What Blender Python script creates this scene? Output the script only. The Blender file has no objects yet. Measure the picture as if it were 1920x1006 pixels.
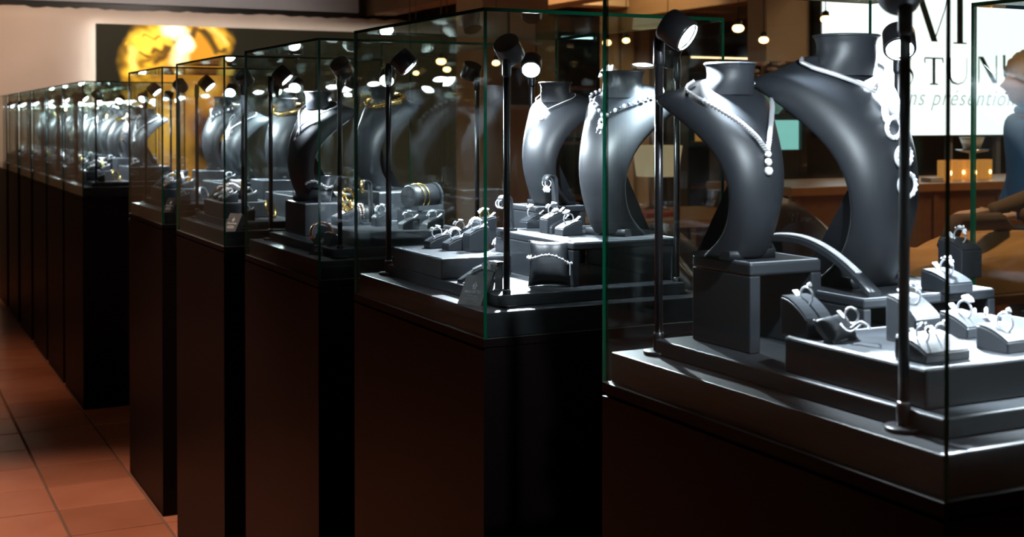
import bpy, bmesh, math, random
from mathutils import Vector, Matrix
random.seed(7)
PI = math.pi
C = bpy.context.scene.collection
SC = bpy.context.scene

# ------------------------------------------------------------------ camera, world, exposure
CAMF, TH, PIT, CY = 2393.26, 0.4672, 0.0136, 257.7
CAM = Vector((-0.922, 0.0, 1.40))
cd = bpy.data.cameras.new('camera'); cam = bpy.data.objects.new('camera', cd); C.objects.link(cam)
cam.location = CAM
cam.rotation_euler = (PI / 2 - PIT, 0, -TH)
cd.sensor_width = 36; cd.lens = CAMF / 1920 * 36
cd.shift_y = -(503 - CY) / 1920
cd.clip_start = 0.02; cd.clip_end = 60
cd.dof.use_dof = True; cd.dof.focus_distance = 2.45; cd.dof.aperture_fstop = 8.0; cd.dof.aperture_blades = 0
SC.camera = cam
SC.view_settings.view_transform = 'Standard'; SC.view_settings.look = 'None'
SC.view_settings.gamma = 1.0; SC.view_settings.use_curve_mapping = False
SC.view_settings.exposure = 0.0
w = bpy.data.worlds.new('world'); SC.world = w; w.use_nodes = True
w.node_tree.nodes['Background'].inputs[0].default_value = (0.9, 0.6, 0.4, 1)
w.node_tree.nodes['Background'].inputs[1].default_value = 0.012
cy = SC.cycles
cy.max_bounces = 14; cy.transparent_max_bounces = 160; cy.glossy_bounces = 8; cy.diffuse_bounces = 3
cy.transmission_bounces = 8; cy.sample_clamp_indirect = 6.0; cy.caustics_reflective = False; cy.caustics_refractive = False
cy.use_denoising = True

def area(name, loc, rot, sx, sy, e, col):
    l = bpy.data.lights.new(name, 'AREA'); l.shape = 'RECTANGLE'; l.size = sx; l.size_y = sy; l.energy = e; l.color = col
    o = bpy.data.objects.new(name, l); o.location = loc; o.rotation_euler = rot; C.objects.link(o); return o
# warm ceiling lighting of the hall, plus spots added for wall and people
def spot(name, loc, aim, e, col, ang, blend=.6, rad=.08):
    l = bpy.data.lights.new(name, 'SPOT'); l.energy = e; l.color = col; l.spot_size = math.radians(ang); l.spot_blend = blend; l.shadow_soft_size = rad
    o = bpy.data.objects.new(name, l); o.location = loc; C.objects.link(o)
    o.rotation_mode = 'QUATERNION'; o.rotation_quaternion = (Vector(aim) - Vector(loc)).to_track_quat('-Z', 'Y'); return o
spot('wall_fill_spot', (-0.9, 9.9, 2.95), (0.0, 11.9, 1.7), 160, (1.0, 0.68, 0.46), 100)  # added spot that brightens the beige back wall
spot('wall_fill_spot', (1.6, 10.1, 2.95), (1.6, 11.9, 1.9), 75, (1.0, 0.84, 0.72), 100)  # second spot added for the same wall
spot('aisle_downlight', (-1.1, 4.0, 2.98), (-0.7, 4.0, 0), 330, (1.0, 0.74, 0.62), 62, .5)
spot('aisle_downlight', (-1.3, 7.2, 2.98), (-1.0, 7.6, 0), 110, (1.0, 0.60, 0.38), 60, .8)
area('hall_light', (4.6, 9.6, 2.9), (0, 0, 0), 1.2, 1.6, 110, (1.0, 0.70, 0.38))
spot('hall_light', (2.4, 3.4, 2.95), (3.0, 3.7, 1.0), 120, (1.0, 0.68, 0.42), 75)  # spot added to brighten the people, counter and coat
area('hall_light', (5.6, 4.4, 2.9), (0, 0, 0), 0.8, 0.8, 45, (1.0, 0.68, 0.42))

# pixel of the photograph -> point of the place
def ray(px, py):
    x = (px - 960) / CAMF; y = -(py - CY) / CAMF
    c, s = math.cos(PIT), math.sin(PIT)
    F = Vector((math.sin(TH), math.cos(TH), 0)); R = Vector((math.cos(TH), -math.sin(TH), 0))
    return F * (c + y * s) + R * x + Vector((0, 0, y * c - s))
def at(px, py, z):
    d = ray(px, py); return CAM + d * ((z - CAM.z) / d.z)
def atY(px, py, Y):
    d = ray(px, py); return CAM + d * ((Y - CAM.y) / d.y)
def atD(px, py, D):
    return CAM + ray(px, py) * D

# ------------------------------------------------------------------ materials
def nt(name):
    m = bpy.data.materials.new(name); m.use_nodes = True; return m, m.node_tree.nodes, m.node_tree.links
def pm(name, col, rough=0.5, metal=0.0, bump=0.0, bscale=60, var=0.0, vscale=8, spec=0.5, emit=None, estr=0, coat=0):
    m, N, L = nt(name); b = N['Principled BSDF']
    b.inputs['Base Color'].default_value = (*col, 1); b.inputs['Roughness'].default_value = rough
    b.inputs['Metallic'].default_value = metal; b.inputs['Specular IOR Level'].default_value = spec
    b.inputs['Coat Weight'].default_value = coat
    if emit: b.inputs['Emission Color'].default_value = (*emit, 1); b.inputs['Emission Strength'].default_value = estr
    if bump or var:
        tc = N.new('ShaderNodeTexCoord')
    if bump:
        n = N.new('ShaderNodeTexNoise'); n.inputs['Scale'].default_value = bscale; n.inputs['Detail'].default_value = 4
        bp = N.new('ShaderNodeBump'); bp.inputs['Strength'].default_value = bump; bp.inputs['Distance'].default_value = min(0.002, 0.09 / bscale)
        L.new(tc.outputs['Object'], n.inputs['Vector']); L.new(n.outputs['Fac'], bp.inputs['Height']); L.new(bp.outputs['Normal'], b.inputs['Normal'])
    if var:
        n2 = N.new('ShaderNodeTexNoise'); n2.inputs['Scale'].default_value = vscale; n2.inputs['Detail'].default_value = 3
        r = N.new('ShaderNodeMix'); r.data_type = 'RGBA'
        r.inputs[6].default_value = (*[c * (1 - var) for c in col], 1); r.inputs[7].default_value = (*[min(1, c * (1 + var)) for c in col], 1)
        L.new(tc.outputs['Object'], n2.inputs['Vector']); L.new(n2.outputs['Fac'], r.inputs[0]); L.new(r.outputs[2], b.inputs['Base Color'])
    return m
def wood(name, c1, c2, rough=0.4, scale=3.0):
    m, N, L = nt(name); b = N['Principled BSDF']; b.inputs['Roughness'].default_value = rough
    tc = N.new('ShaderNodeTexCoord'); mp = N.new('ShaderNodeMapping'); mp.inputs['Scale'].default_value = (scale, scale * 0.15, scale * 2)
    n = N.new('ShaderNodeTexNoise'); n.inputs['Scale'].default_value = 6; n.inputs['Detail'].default_value = 5
    r = N.new('ShaderNodeMix'); r.data_type = 'RGBA'; r.inputs[6].default_value = (*c1, 1); r.inputs[7].default_value = (*c2, 1)
    L.new(tc.outputs['Object'], mp.inputs[0]); L.new(mp.outputs[0], n.inputs['Vector']); L.new(n.outputs['Fac'], r.inputs[0]); L.new(r.outputs[2], b.inputs['Base Color'])
    return m
def glassmat(name, tint=(0.985, 1.0, 0.99), f0=0.045, rough=0.0, base=0.0):
    m, N, L = nt(name); N.remove(N['Principled BSDF']); out = N['Material Output']
    tr = N.new('ShaderNodeBsdfTransparent'); tr.inputs[0].default_value = (*tint, 1)
    gl = N.new('ShaderNodeBsdfGlossy'); gl.inputs['Roughness'].default_value = rough; gl.inputs['Color'].default_value = (0.95, 1, 0.98, 1)
    lw = N.new('ShaderNodeLayerWeight'); lw.inputs['Blend'].default_value = 0.5
    p = N.new('ShaderNodeMath'); p.operation = 'POWER'; p.inputs[1].default_value = 5
    ma = N.new('ShaderNodeMath'); ma.operation = 'MULTIPLY_ADD'; ma.inputs[1].default_value = 0.75; ma.inputs[2].default_value = f0
    mx = N.new('ShaderNodeMixShader')
    L.new(lw.outputs['Facing'], p.inputs[0]); L.new(p.outputs[0], ma.inputs[0]); L.new(ma.outputs[0], mx.inputs[0])
    L.new(tr.outputs[0], mx.inputs[1]); L.new(gl.outputs[0], mx.inputs[2]); L.new(mx.outputs[0], out.inputs[0])
    return m
def emat(name, col, s):
    m, N, L = nt(name); N.remove(N['Principled BSDF'])
    e = N.new('ShaderNodeEmission'); e.inputs[0].default_value = (*col, 1); e.inputs[1].default_value = s
    L.new(e.outputs[0], N['Material Output'].inputs[0]); return m

M = {}
M['leather'] = pm('black_leatherette', (0.017, 0.0195, 0.0235), 0.36, bump=0.25, bscale=900)
M['bust'] = pm('bust_leatherette', (0.0095, 0.0110, 0.0138), 0.48, bump=0.3, bscale=700, spec=0.30)
M['pedestal'] = pm('pedestal_lacquer', (0.0040, 0.0018, 0.0016), 0.45, var=0.2, vscale=3, spec=0.10)
M['plinth'] = pm('plinth_black', (0.011, 0.012, 0.014), 0.42, bump=0.15, bscale=300, spec=0.32)
M['pole'] = pm('black_lamp_metal', (0.012, 0.012, 0.014), 0.28, metal=0.3)
M['chrome'] = pm('chrome_ring', (0.75, 0.78, 0.8), 0.15, metal=1)
M['silver'] = pm('white_gold', (0.88, 0.89, 0.92), 0.28, metal=0.85)
M['gem'] = pm('cut_diamonds', (0.93, 0.94, 0.97), 0.12, metal=0.35, spec=1.0)
M['gold'] = pm('yellow_gold', (0.95, 0.66, 0.20), 0.22, metal=1)
M['rose'] = pm('rose_gold', (0.9, 0.55, 0.42), 0.25, metal=1)
M['olive'] = pm('olive_gold', (0.45, 0.42, 0.10), 0.35, metal=0.4)
M['blue'] = pm('blue_stones', (0.03, 0.12, 0.6), 0.1, spec=1)
M['black_bead'] = pm('black_beads', (0.015, 0.015, 0.02), 0.12)
M['tag'] = pm('white_price_tag', (0.85, 0.86, 0.88), 0.4)
M['card'] = pm('grey_card', (0.035, 0.034, 0.036), 0.55)
M['print'] = pm('white_print', (0.75, 0.75, 0.77), 0.5)
M['stitch'] = pm('white_stitching', (0.55, 0.58, 0.62), 0.6)
M['glass'] = glassmat('clear_glass')
M['edge'] = pm('green_glass_edge', (0.0, 0.065, 0.030), 0.12, spec=0.9)
M['seal'] = pm('grey_seal', (0.10, 0.10, 0.09), 0.5)
M['lens'] = emat('lamp_lens', (0.86, 0.93, 1.0), 55)

# ------------------------------------------------------------------ mesh building
class MB:
    def __init__(s): s.v = []; s.f = []; s.mi = []; s.sm = []; s.cur = 0; s.smooth = False
    def face(s, idx, sm=None): s.f.append(tuple(idx)); s.mi.append(s.cur); s.sm.append(s.smooth if sm is None else sm)
    def add(s, vs): n = len(s.v); s.v += [tuple(v) for v in vs]; return n
    def box(s, x0, x1, y0, y1, z0, z1, M4=None):
        vs = [Vector((x, y, z)) for z in (z0, z1) for y in (y0, y1) for x in (x0, x1)]
        if M4: vs = [M4 @ v for v in vs]
        n = s.add(vs)
        for q in ((0, 2, 3, 1), (4, 5, 7, 6), (0, 1, 5, 4), (2, 6, 7, 3), (0, 4, 6, 2), (1, 3, 7, 5)): s.face([n + i for i in q], False)
    def tube(s, pts, r, seg=8, closed=False, caps=True, flat=None):
        pts = [Vector(p) for p in pts]; n = len(pts); rs = r if isinstance(r, (list, tuple)) else [r] * n
        rings = []; up = None
        for i, p in enumerate(pts):
            a = pts[(i - 1) % n] if (closed or i > 0) else p; b = pts[(i + 1) % n] if (closed or i < n - 1) else p
            t = (b - a).normalized() if (b - a).length > 1e-9 else Vector((0, 0, 1))
            if up is None:
                up = Vector((0, 0, 1)) if abs(t.z) < 0.9 else Vector((1, 0, 0))
            u = (up - t * up.dot(t)); u = u.normalized() if u.length > 1e-6 else t.orthogonal().normalized(); up = u
            v = t.cross(u); fl = flat or (1, 1)
            rings.append(s.add([p + (u * math.cos(k * 2 * PI / seg) * fl[0] + v * math.sin(k * 2 * PI / seg) * fl[1]) * rs[i] for k in range(seg)]))
        m = n if closed else n - 1
        for i in range(m):
            a, b = rings[i], rings[(i + 1) % n]
            for k in range(seg): s.face((a + k, a + (k + 1) % seg, b + (k + 1) % seg, b + k), True)
        if not closed and caps:
            s.face([rings[0] + k for k in range(seg)][::-1], False); s.face([rings[-1] + k for k in range(seg)], False)
    def lathe(s, prof, seg=20, M4=None, sy=1.0, closed_top=True, closed_bot=True):
        rings = []
        for r, z in prof:
            vs = [Vector((r * math.cos(k * 2 * PI / seg), r * sy * math.sin(k * 2 * PI / seg), z)) for k in range(seg)]
            if M4: vs = [M4 @ v for v in vs]
            rings.append(s.add(vs))
        for a, b in zip(rings, rings[1:]):
            for k in range(seg): s.face((a + k, a + (k + 1) % seg, b + (k + 1) % seg, b + k))
        if closed_bot: s.face([rings[0] + k for k in range(seg)][::-1], False)
        if closed_top: s.face([rings[-1] + k for k in range(seg)], False)
    def gem(s, c, r, sub=0):
        c = Vector(c); n = s.add([c + Vector(d) * r for d in ((1, 0, 0), (-1, 0, 0), (0, 1, 0), (0, -1, 0), (0, 0, 1), (0, 0, -1))])
        for q in ((0, 2, 4), (2, 1, 4), (1, 3, 4), (3, 0, 4), (2, 0, 5), (1, 2, 5), (3, 1, 5), (0, 3, 5)): s.face([n + i for i in q], False)
    def ball(s, c, r, seg=8, sc=(1, 1, 1)):
        c = Vector(c); rings = []
        m = max(3, seg // 2)
        for j in range(1, m):
            a = PI * j / m
            rings.append(s.add([c + Vector((math.sin(a) * math.cos(k * 2 * PI / seg) * sc[0], math.sin(a) * math.sin(k * 2 * PI / seg) * sc[1], math.cos(a) * sc[2])) * r for k in range(seg)]))
        t = s.add([c + Vector((0, 0, r * sc[2]))]); b = s.add([c - Vector((0, 0, r * sc[2]))])
        for a_, b_ in zip(rings, rings[1:]):
            for k in range(seg): s.face((b_ + k, b_ + (k + 1) % seg, a_ + (k + 1) % seg, a_ + k), True)
        for k in range(seg):
            s.face((rings[0] + k, rings[0] + (k + 1) % seg, t), True); s.face((rings[-1] + (k + 1) % seg, rings[-1] + k, b), True)
    def prism(s, poly, x0, x1, axis='x'):
        # poly in (y,z), extruded along x
        n = len(poly)
        a = s.add([(x0, p[0], p[1]) for p in poly]); b = s.add([(x1, p[0], p[1]) for p in poly])
        for k in range(n): s.face((a + k, a + (k + 1) % n, b + (k + 1) % n, b + k))
        s.face([a + k for k in range(n)][::-1], False); s.face([b + k for k in range(n)], False)
    def grid(s, rows):
        n = len(rows[0]); ids = [s.add(r) for r in rows]
        for a, b in zip(ids, ids[1:]):
            for k in range(n - 1): s.face((a + k, a + k + 1, b + k + 1, b + k))
    def torus(s, c, R, r, ax='y', seg=24, ms=6, sc=1.0, gap=0):
        c = Vector(c); pts = []
        for k in range(seg):
            t = (2 * PI - gap) * k / (seg if not gap else seg - 1) + gap / 2
            a, b = R * math.cos(t), R * sc * math.sin(t)
            pts.append(c + (Vector((a, 0, b)) if ax == 'y' else Vector((0, a, b)) if ax == 'x' else Vector((a, b, 0))))
        s.tube(pts, r, ms, closed=not gap)
    def mesh(s, name, mats, recalc=True):
        me = bpy.data.meshes.new(name); me.from_pydata(s.v, [], s.f); me.update()
        for m in mats: me.materials.append(m)
        me.polygons.foreach_set('material_index', s.mi); me.polygons.foreach_set('use_smooth', s.sm)
        if recalc:
            bm = bmesh.new(); bm.from_mesh(me); bmesh.ops.recalc_face_normals(bm, faces=bm.faces); bm.to_mesh(me); bm.free()
        return me
def ob(name, me, parent=None, loc=(0, 0, 0), rot=(0, 0, 0)):
    o = bpy.data.objects.new(name, me); C.objects.link(o); o.location = loc; o.rotation_euler = rot
    if parent: o.parent = parent
    return o
def bx(name, d, mat, parent=None, bevel=0.0, loc=(0, 0, 0), rot=(0, 0, 0)):
    b = MB(); b.box(*d); me = b.mesh(name, [mat]); o = ob(name, me, parent, loc, rot)
    if bevel:
        md = o.modifiers.new('bevel', 'BEVEL'); md.width = bevel; md.segments = 2; md.limit_method = 'ANGLE'
    return o
def textmesh(cu, parent, loc, rot):
    o = bpy.data.objects.new('tmp', cu); C.objects.link(o); dg = bpy.context.evaluated_depsgraph_get(); me = bpy.data.meshes.new_from_object(o.evaluated_get(dg)); bpy.data.objects.remove(o)
    me.name = 'lettering'
    return ob('lettering', me, parent, loc, rot)
def tag(o, label, cat, group=None):
    o['label'] = label; o['category'] = cat
    if group: o['group'] = group
    return o
def thing(name, label, cat, loc=(0, 0, 0), rz=0, group=None):
    o = bpy.data.objects.new(name, None); C.objects.link(o); o.location = loc; o.rotation_euler = (0, 0, rz); o.empty_display_size = 0.05
    return tag(o, label, cat, group)
def struct(o): o['kind'] = 'structure'; return o
_cache = {}
def cached(key, fn):
    if key not in _cache: _cache[key] = fn()
    return _cache[key]
ORD = ['', 'nearest', 'second', 'third', 'fourth', 'fifth', 'sixth', 'seventh', 'eighth', 'ninth', 'tenth', 'eleventh']

# ------------------------------------------------------------------ room
M['concrete'] = pm('ceiling_plaster', (0.10, 0.085, 0.07), 0.8, var=0.3, vscale=1.2)
M['wallback'] = pm('beige_fabric_wall', (0.58, 0.50, 0.45), 0.7, bump=0.6, bscale=5, var=0.12, vscale=2)
M['walldark'] = pm('brown_wall', (0.17, 0.115, 0.07), 0.7, var=0.35, vscale=1.1)
M['wallleft'] = pm('dark_left_wall', (0.03, 0.02, 0.014), 0.8)
M['black'] = pm('black_paint', (0.008, 0.008, 0.009), 0.4)
M['beam'] = wood('brown_beam', (0.16, 0.09, 0.045), (0.30, 0.19, 0.10), 0.6, 1)
M['beige'] = pm('beige_paint', (0.55, 0.42, 0.28), 0.7, var=0.15, vscale=3)
M['grey'] = pm('grey_duct', (0.32, 0.34, 0.38), 0.5, var=0.2, vscale=2)
M['grout'] = pm('grout', (0.16, 0.10, 0.06), 0.8, var=0.3, vscale=12)
def tile_mat():
    m, N, L = nt('terracotta_tile'); b = N['Principled BSDF']
    tc = N.new('ShaderNodeTexCoord'); n = N.new('ShaderNodeTexNoise'); n.inputs['Scale'].default_value = 2.2; n.inputs['Detail'].default_value = 6
    oi = N.new('ShaderNodeObjectInfo')
    r = N.new('ShaderNodeValToRGB'); r.color_ramp.elements[0].position = 0.3; r.color_ramp.elements[0].color = (0.38, 0.125, 0.060, 1)
    r.color_ramp.elements[1].position = 0.75; r.color_ramp.elements[1].color = (0.52, 0.20, 0.11, 1)
    hs = N.new('ShaderNodeHueSaturation'); ma = N.new('ShaderNodeMath'); ma.operation = 'MULTIPLY_ADD'; ma.inputs[1].default_value = 0.3; ma.inputs[2].default_value = 0.85
    geo = N.new('ShaderNodeNewGeometry')
    L.new(geo.outputs['Position'], n.inputs['Vector']); L.new(n.outputs['Fac'], r.inputs[0]); L.new(r.outputs[0], hs.inputs['Color'])
    L.new(oi.outputs['Random'], ma.inputs[0]); L.new(ma.outputs[0], hs.inputs['Value']); L.new(hs.outputs[0], b.inputs['Base Color'])
    b.inputs['Roughness'].default_value = 0.27; b.inputs['Specular IOR Level'].default_value = 0.5
    bp = N.new('ShaderNodeBump'); bp.inputs['Strength'].default_value = 0.25; bp.inputs['Distance'].default_value = 0.004
    n3 = N.new('ShaderNodeTexNoise'); n3.inputs['Scale'].default_value = 7; n3.inputs['Detail'].default_value = 2
    L.new(geo.outputs['Position'], n3.inputs['Vector']); L.new(n3.outputs['Fac'], bp.inputs['Height']); L.new(bp.outputs[0], b.inputs['Normal'])
    return m
M['tile'] = tile_mat()
floor = struct(bx('floor', (-4.2, 10.4, -2.6, 13.6, -0.12, -0.006), M['grout']))
T = 0.3175; b = MB(); b.smooth = False
g = 0.004
for zz, ins in ((-0.006, 0.0), (-0.0018, 0.0), (0.0, 0.0025)):
    b.add([(g + ins, g + ins, zz), (T - g - ins, g + ins, zz), (T - g - ins, T - g - ins, zz), (g + ins, T - g - ins, zz)])
for k in range(2):
    for i in range(4): b.face((k * 4 + i, k * 4 + (i + 1) % 4, k * 4 + 4 + (i + 1) % 4, k * 4 + 4 + i))
b.face((8, 9, 10, 11))
tile_me = b.mesh('tile', [M['tile']], False)
for i in range(-4, 2):
    for j in range(-5, 23):
        ob('tile', tile_me, floor, (i * T - 0.005, 4.815 + j * T, random.uniform(-0.0006, 0.0004)), (random.uniform(-.0012, .0012), random.uniform(-.0012, .0012), 0))
b = MB(); b.smooth = False
for i in range(-13, 33):
    for j in range(-23, 27):
        if -4 <= i < 2 and -5 <= j < 23: continue
        x0, y0 = i * T - .005, 4.815 + j * T
        if x0 < -4.15 or x0 > 10 or y0 < -2.5 or y0 > 13.2: continue
        b.box(x0 + g, x0 + T - g, y0 + g, y0 + T - g, -0.006, 0)
o = ob('tile', b.mesh('tile', [M['tile']], False), floor); o['kind'] = 'stuff'

struct(bx('ceiling', (-4.2, 10.4, -2.6, 13.6, 3.1, 3.2), M['concrete']))
struct(bx('wall_left', (-4.2, -4.1, -2.6, 13.6, 0, 3.1), M['wallleft']))
struct(bx('wall_right', (10.3, 10.4, -2.6, 13.6, 0, 3.1), M['walldark']))
struct(bx('wall_front', (-4.1, 10.3, -2.6, -2.5, 0, 3.1), M['walldark']))
struct(bx('wall_rear', (-4.1, 10.3, 13.5, 13.6, 0, 3.1), M['walldark']))
# beige back wall (free standing partition), slightly crinkled
b = MB(); b.smooth = True; rows = []
for j in range(26):
    rows.append([(-.12 + 6.72 * i / 110, 11.9 - 0.010 * math.sin(i * 0.7 + j * .3) * random.random() - 0.010 * random.random() * (1 if j > 22 else .3), 2.385 * j / 25 + (0.02 * random.random() if j == 25 else 0)) for i in range(111)])
b.grid(rows); me = b.mesh('wall_back', [M['wallback']]); wb = struct(ob('wall_back', me))
md = wb.modifiers.new('s', 'SOLIDIFY'); md.thickness = 0.03; md.offset = 0
# black strip standing in for the dark gap above it, and the duct
struct(bx('trim_1', (-4.1, 3.4, 12.0, 12.3, 2.30, 2.455), M['black']))
b_ = tag(bx('ceiling_duct', (-4.0, 3.42, 11.98, 12.5, 2.46, 2.66), M['grey']), 'long grey duct running above the beige back wall', 'duct')
bx('hanger', (-2, -1.97, 12.2, 12.23, 2.66, 3.1), M['pole'], b_); bx('hanger', (2.5, 2.53, 12.2, 12.23, 2.66, 3.1), M['pole'], b_)
for k, (x, y0, y1, z) in enumerate([(3.55, 6.0, 13.4, 2.44), (4.5, 5.0, 13.4, 2.42), (5.7, 4.0, 13.4, 2.40), (7.0, 3.0, 13.4, 2.44), (8.4, 3.0, 13.4, 2.44)]):
    struct(bx('trim_%d' % (k + 2), (x, x + 0.22, y0, y1, z, 3.1), M['beam'], bevel=0.008))
# soffit boards that carry the beams' ends
for k, (y, z) in enumerate([(8.9, 2.52), (10.6, 2.5)]):
    struct(bx('trim_%d' % (k + 8), (3.4, 10.3, y, y + .25, z, 3.1), M['beige'], bevel=0.01))

# ------------------------------------------------------------------ illuminated portrait poster
def poster():
    x0, x1, z0, z1 = 0.884, 4.4, 0.25, 2.255; Y = 11.74
    t = thing('portrait_picture', 'huge dark olive backlit poster of a golden head on the beige back wall', 'poster', ((x0 + x1) / 2, Y, z0))
    W2, H = (x1 - x0) / 2, z1 - z0
    fr = MB(); fr.box(-W2, W2, 0.004, 0.05, 0, H); ob('panel', fr.mesh('panel', [M['black']]), t)
    NX, NZ = 300, 180
    P = lambda px, py: (atY(px, py, Y).x, atY(px, py, Y).z)
    def ell(x, z, px, py, rx, ry, rot=0, soft=0.25):
        cx, cz = P(px, py); s = 0.0050 * 1.0
        dx, dz = (x - cx) / s, (z - cz) / s  # in photo pixels (about)
        c_, s_ = math.cos(rot), math.sin(rot); u = (dx * c_ + dz * s_) / rx; v = (-dx * s_ + dz * c_) / ry
        d = math.hypot(u, v); return max(0.0, min(1.0, (1 + soft - d) / (2 * soft)))
    import mathutils
    nz = mathutils.noise.noise
    vs = []; cols = []
    for j in range(NZ + 1):
        for i in range(NX + 1):
            x = x0 + (x1 - x0) * i / NX; z = z0 + (z1 - z0) * j / NZ
            vs.append((x - (x0 + x1) / 2, 0, z - z0))
            n = .6 * nz(Vector((x * 9, z * 9, 0))); n2 = nz(Vector((x * 16 + z * 10, z * 4 - x * 5, 3))); n3 = nz(Vector((x * 2, z * 2, 7)))
            col = Vector((0.007, 0.0062, 0.0035)) * (1 + .4 * n3)
            xw, zw = x + n * .04, z + n2 * .035
            def lay(m, c):
                nonlocal col
                col = col.lerp(Vector(c), m)
            st = nz(Vector((x * 13 + z * 9, z * 12 - x * 3, 3 + n)))
            hair = max(ell(xw, zw, 330, 118, 84, 78), ell(xw, zw, 276, 140, 40, 84), ell(xw, zw, 385, 78, 46, 34), ell(xw, zw, 246, 84, 10, 6), ell(xw, zw, 420, 84, 12, 9))
            lay(hair, Vector((0.72, 0.34, 0.02)) * (0.50 + 1.1 * max(0, st + .45)))
            lay(ell(xw, zw, 300, 260, 55, 75), (0.62, 0.27, 0.02)); lay(ell(xw, zw, 285, 340, 95, 60), (0.42, 0.17, 0.015))
            lay(ell(xw, zw, 358, 165, 62, 88), (0.55, 0.21, 0.02)); lay(ell(xw, zw, 372, 92, 34, 28, 0, .5), (0.62, 0.24, 0.015))
            def seg(p, q, w_, c, soft=.7):
                (ax, az), (bx_, bz) = P(*p), P(*q); dx, dz = bx_ - ax, bz - az
                u_ = max(0, min(1, ((xw - ax) * dx + (zw - az) * dz) / (dx * dx + dz * dz))); d = math.hypot(xw - ax - u_ * dx, zw - az - u_ * dz) / (w_ * .005)
                lay(max(0.0, min(1.0, (1 + soft - d) / (2 * soft))), c)
            seg((255, 75), (305, 58), 11, (1.1, .62, .05)); seg((262, 92), (308, 76), 9, (1.2, .68, .06)); seg((248, 95), (250, 128), 7, (1.15, .72, .14)); seg((300, 60), (318, 88), 8, (1.0, .55, .05))
            seg((262, 97), (287, 110), 2.6, (.06, .03, .004)); seg((288, 96), (318, 90), 4, (.14, .06, .006)); seg((316, 92), (290, 117), 5, (.12, .05, .006)); seg((265, 116), (286, 108), 5, (.30, .14, .01)); seg((270, 68), (300, 70), 1.6, (.35, .16, .01))
            seg((332, 74), (362, 60), 6, (.07, .035, .006)); seg((362, 60), (384, 56), 5, (.12, .05, .01)); seg((384, 58), (406, 92), 6.5, (.07, .035, .006)); seg((404, 96), (424, 94), 3, (.10, .05, .01))
            seg((398, 52), (422, 82), 5.5, (.95, .55, .10)); seg((376, 48), (392, 50), 3, (.8, .42, .05))
            seg((385, 236), (400, 250), 26, (0.09, 0.02, 0.01), .4); lay(ell(xw, zw, 424, 245, 14, 22), (0.5, 0.30, 0.05))
            lay(ell(xw, zw, 327, 56, 19, 12, 0, .6), (1.8, 1.5, 0.9)); seg((348, 82), (334, 112), 12, (1.5, 1.15, 0.5), .8); lay(ell(xw, zw, 348, 84, 12, 14, 0, .6), (1.8, 1.5, .9))
            lay(ell(xw, zw, 300, 235, 26, 40, 0, .8), (1.0, 0.50, 0.05)); lay(ell(xw, zw, 268, 330, 22, 40, 0, .9), (0.9, 0.45, .05)); lay(ell(xw, zw, 380, 170, 22, 10, .3, .8), (.9, .5, .08))
            cols.append((*[max(0, c) for c in col], 1))
    fs = [(j * (NX + 1) + i, j * (NX + 1) + i + 1, (j + 1) * (NX + 1) + i + 1, (j + 1) * (NX + 1) + i) for j in range(NZ) for i in range(NX)]
    me = bpy.data.meshes.new('print'); me.from_pydata(vs, [], fs); me.update()
    ca = me.color_attributes.new('col', 'FLOAT_COLOR', 'POINT'); ca.data.foreach_set('color', [c for q in cols for c in q])
    m, N, L = nt('backlit_print'); bb = N['Principled BSDF']; a = N.new('ShaderNodeAttribute'); a.attribute_name = 'col'
    L.new(a.outputs['Color'], bb.inputs['Emission Color']); bb.inputs['Emission Strength'].default_value = 1.7; bb.inputs['Base Color'].default_value = (0.02, 0.02, 0.015, 1); bb.inputs['Roughness'].default_value = .6; bb.inputs['Specular IOR Level'].default_value = .15
    me.materials.append(m); ob('print', me, t)
    for sx_ in (-1.4, 1.4):
        for sz_ in (.3, 1.6): bx('bracket', (sx_, sx_ + .04, .05, .135, sz_, sz_ + .04), M['pole'], t)
    le = emat('led_strip', (1.0, 0.96, 0.86), 16)
    bx('led_strip', (-W2 + .004, -W2 + .02, 0.052, 0.062, 0.0, H - .01), le, t)
    bx('led_strip', (-W2 + .03, W2 - .03, 0.052, 0.060, H - .02, H - .006), emat('led_strip_top', (1, .93, .8), 5), t)
poster()

# ------------------------------------------------------------------ display cases
W, W2, ZG, ZT, ZP, ZS = 0.64, 0.493, 1.0315, 1.589, 1.0745, 1.0965
CY0 = {1: 0.905, 2: 1.933, 3: 2.816, 4: 3.69, 5: 4.565, 6: 6.43, 7: 7.14, 8: 7.86, 9: 8.62, 10: 9.42, 11: 10.22}
def pane_mesh(d, thin):
    b = MB(); b.box(*d); me = b.mesh('glass_pane', [M['glass'], M['edge'], M['seal']])
    for p in me.polygons:
        p.material_index = 0 if abs(p.normal['xyz'.index(thin)]) > 0.5 else (2 if p.normal.z < -.5 else 1)
    return me
tk = 0.006
PANES = [pane_mesh((0, tk, 0, W, ZG, ZT - tk), 'x'), pane_mesh((W2 - tk, W2, 0, W, ZG, ZT - tk), 'x'),
         pane_mesh((tk, W2 - tk, 0, tk, ZG, ZT - tk), 'y'), pane_mesh((tk, W2 - tk, W - tk, W, ZG, ZT - tk), 'y'),
         pane_mesh((0, W2, 0, W, ZT - tk, ZT), 'z')]
b = MB(); b.box(0, W2, 0, W, 0, 1.012); b.box(0.004, W2 - .004, 0.004, W - .004, 1.012, 1.018); b.box(0, W2, 0, W, 1.018, ZG - .0005)
ped_me = b.mesh('pedestal', [M['pedestal']])
b = MB(); b.box(0.009, W2 - .009, 0.009, W - .009, ZG, ZP); pl_me = b.mesh('plinth', [M['plinth']])
b = MB(); b.box(0.052, 0.443, 0.052, 0.585, ZP, ZS); st_me = b.mesh('display_board', [M['leather']])
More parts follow.
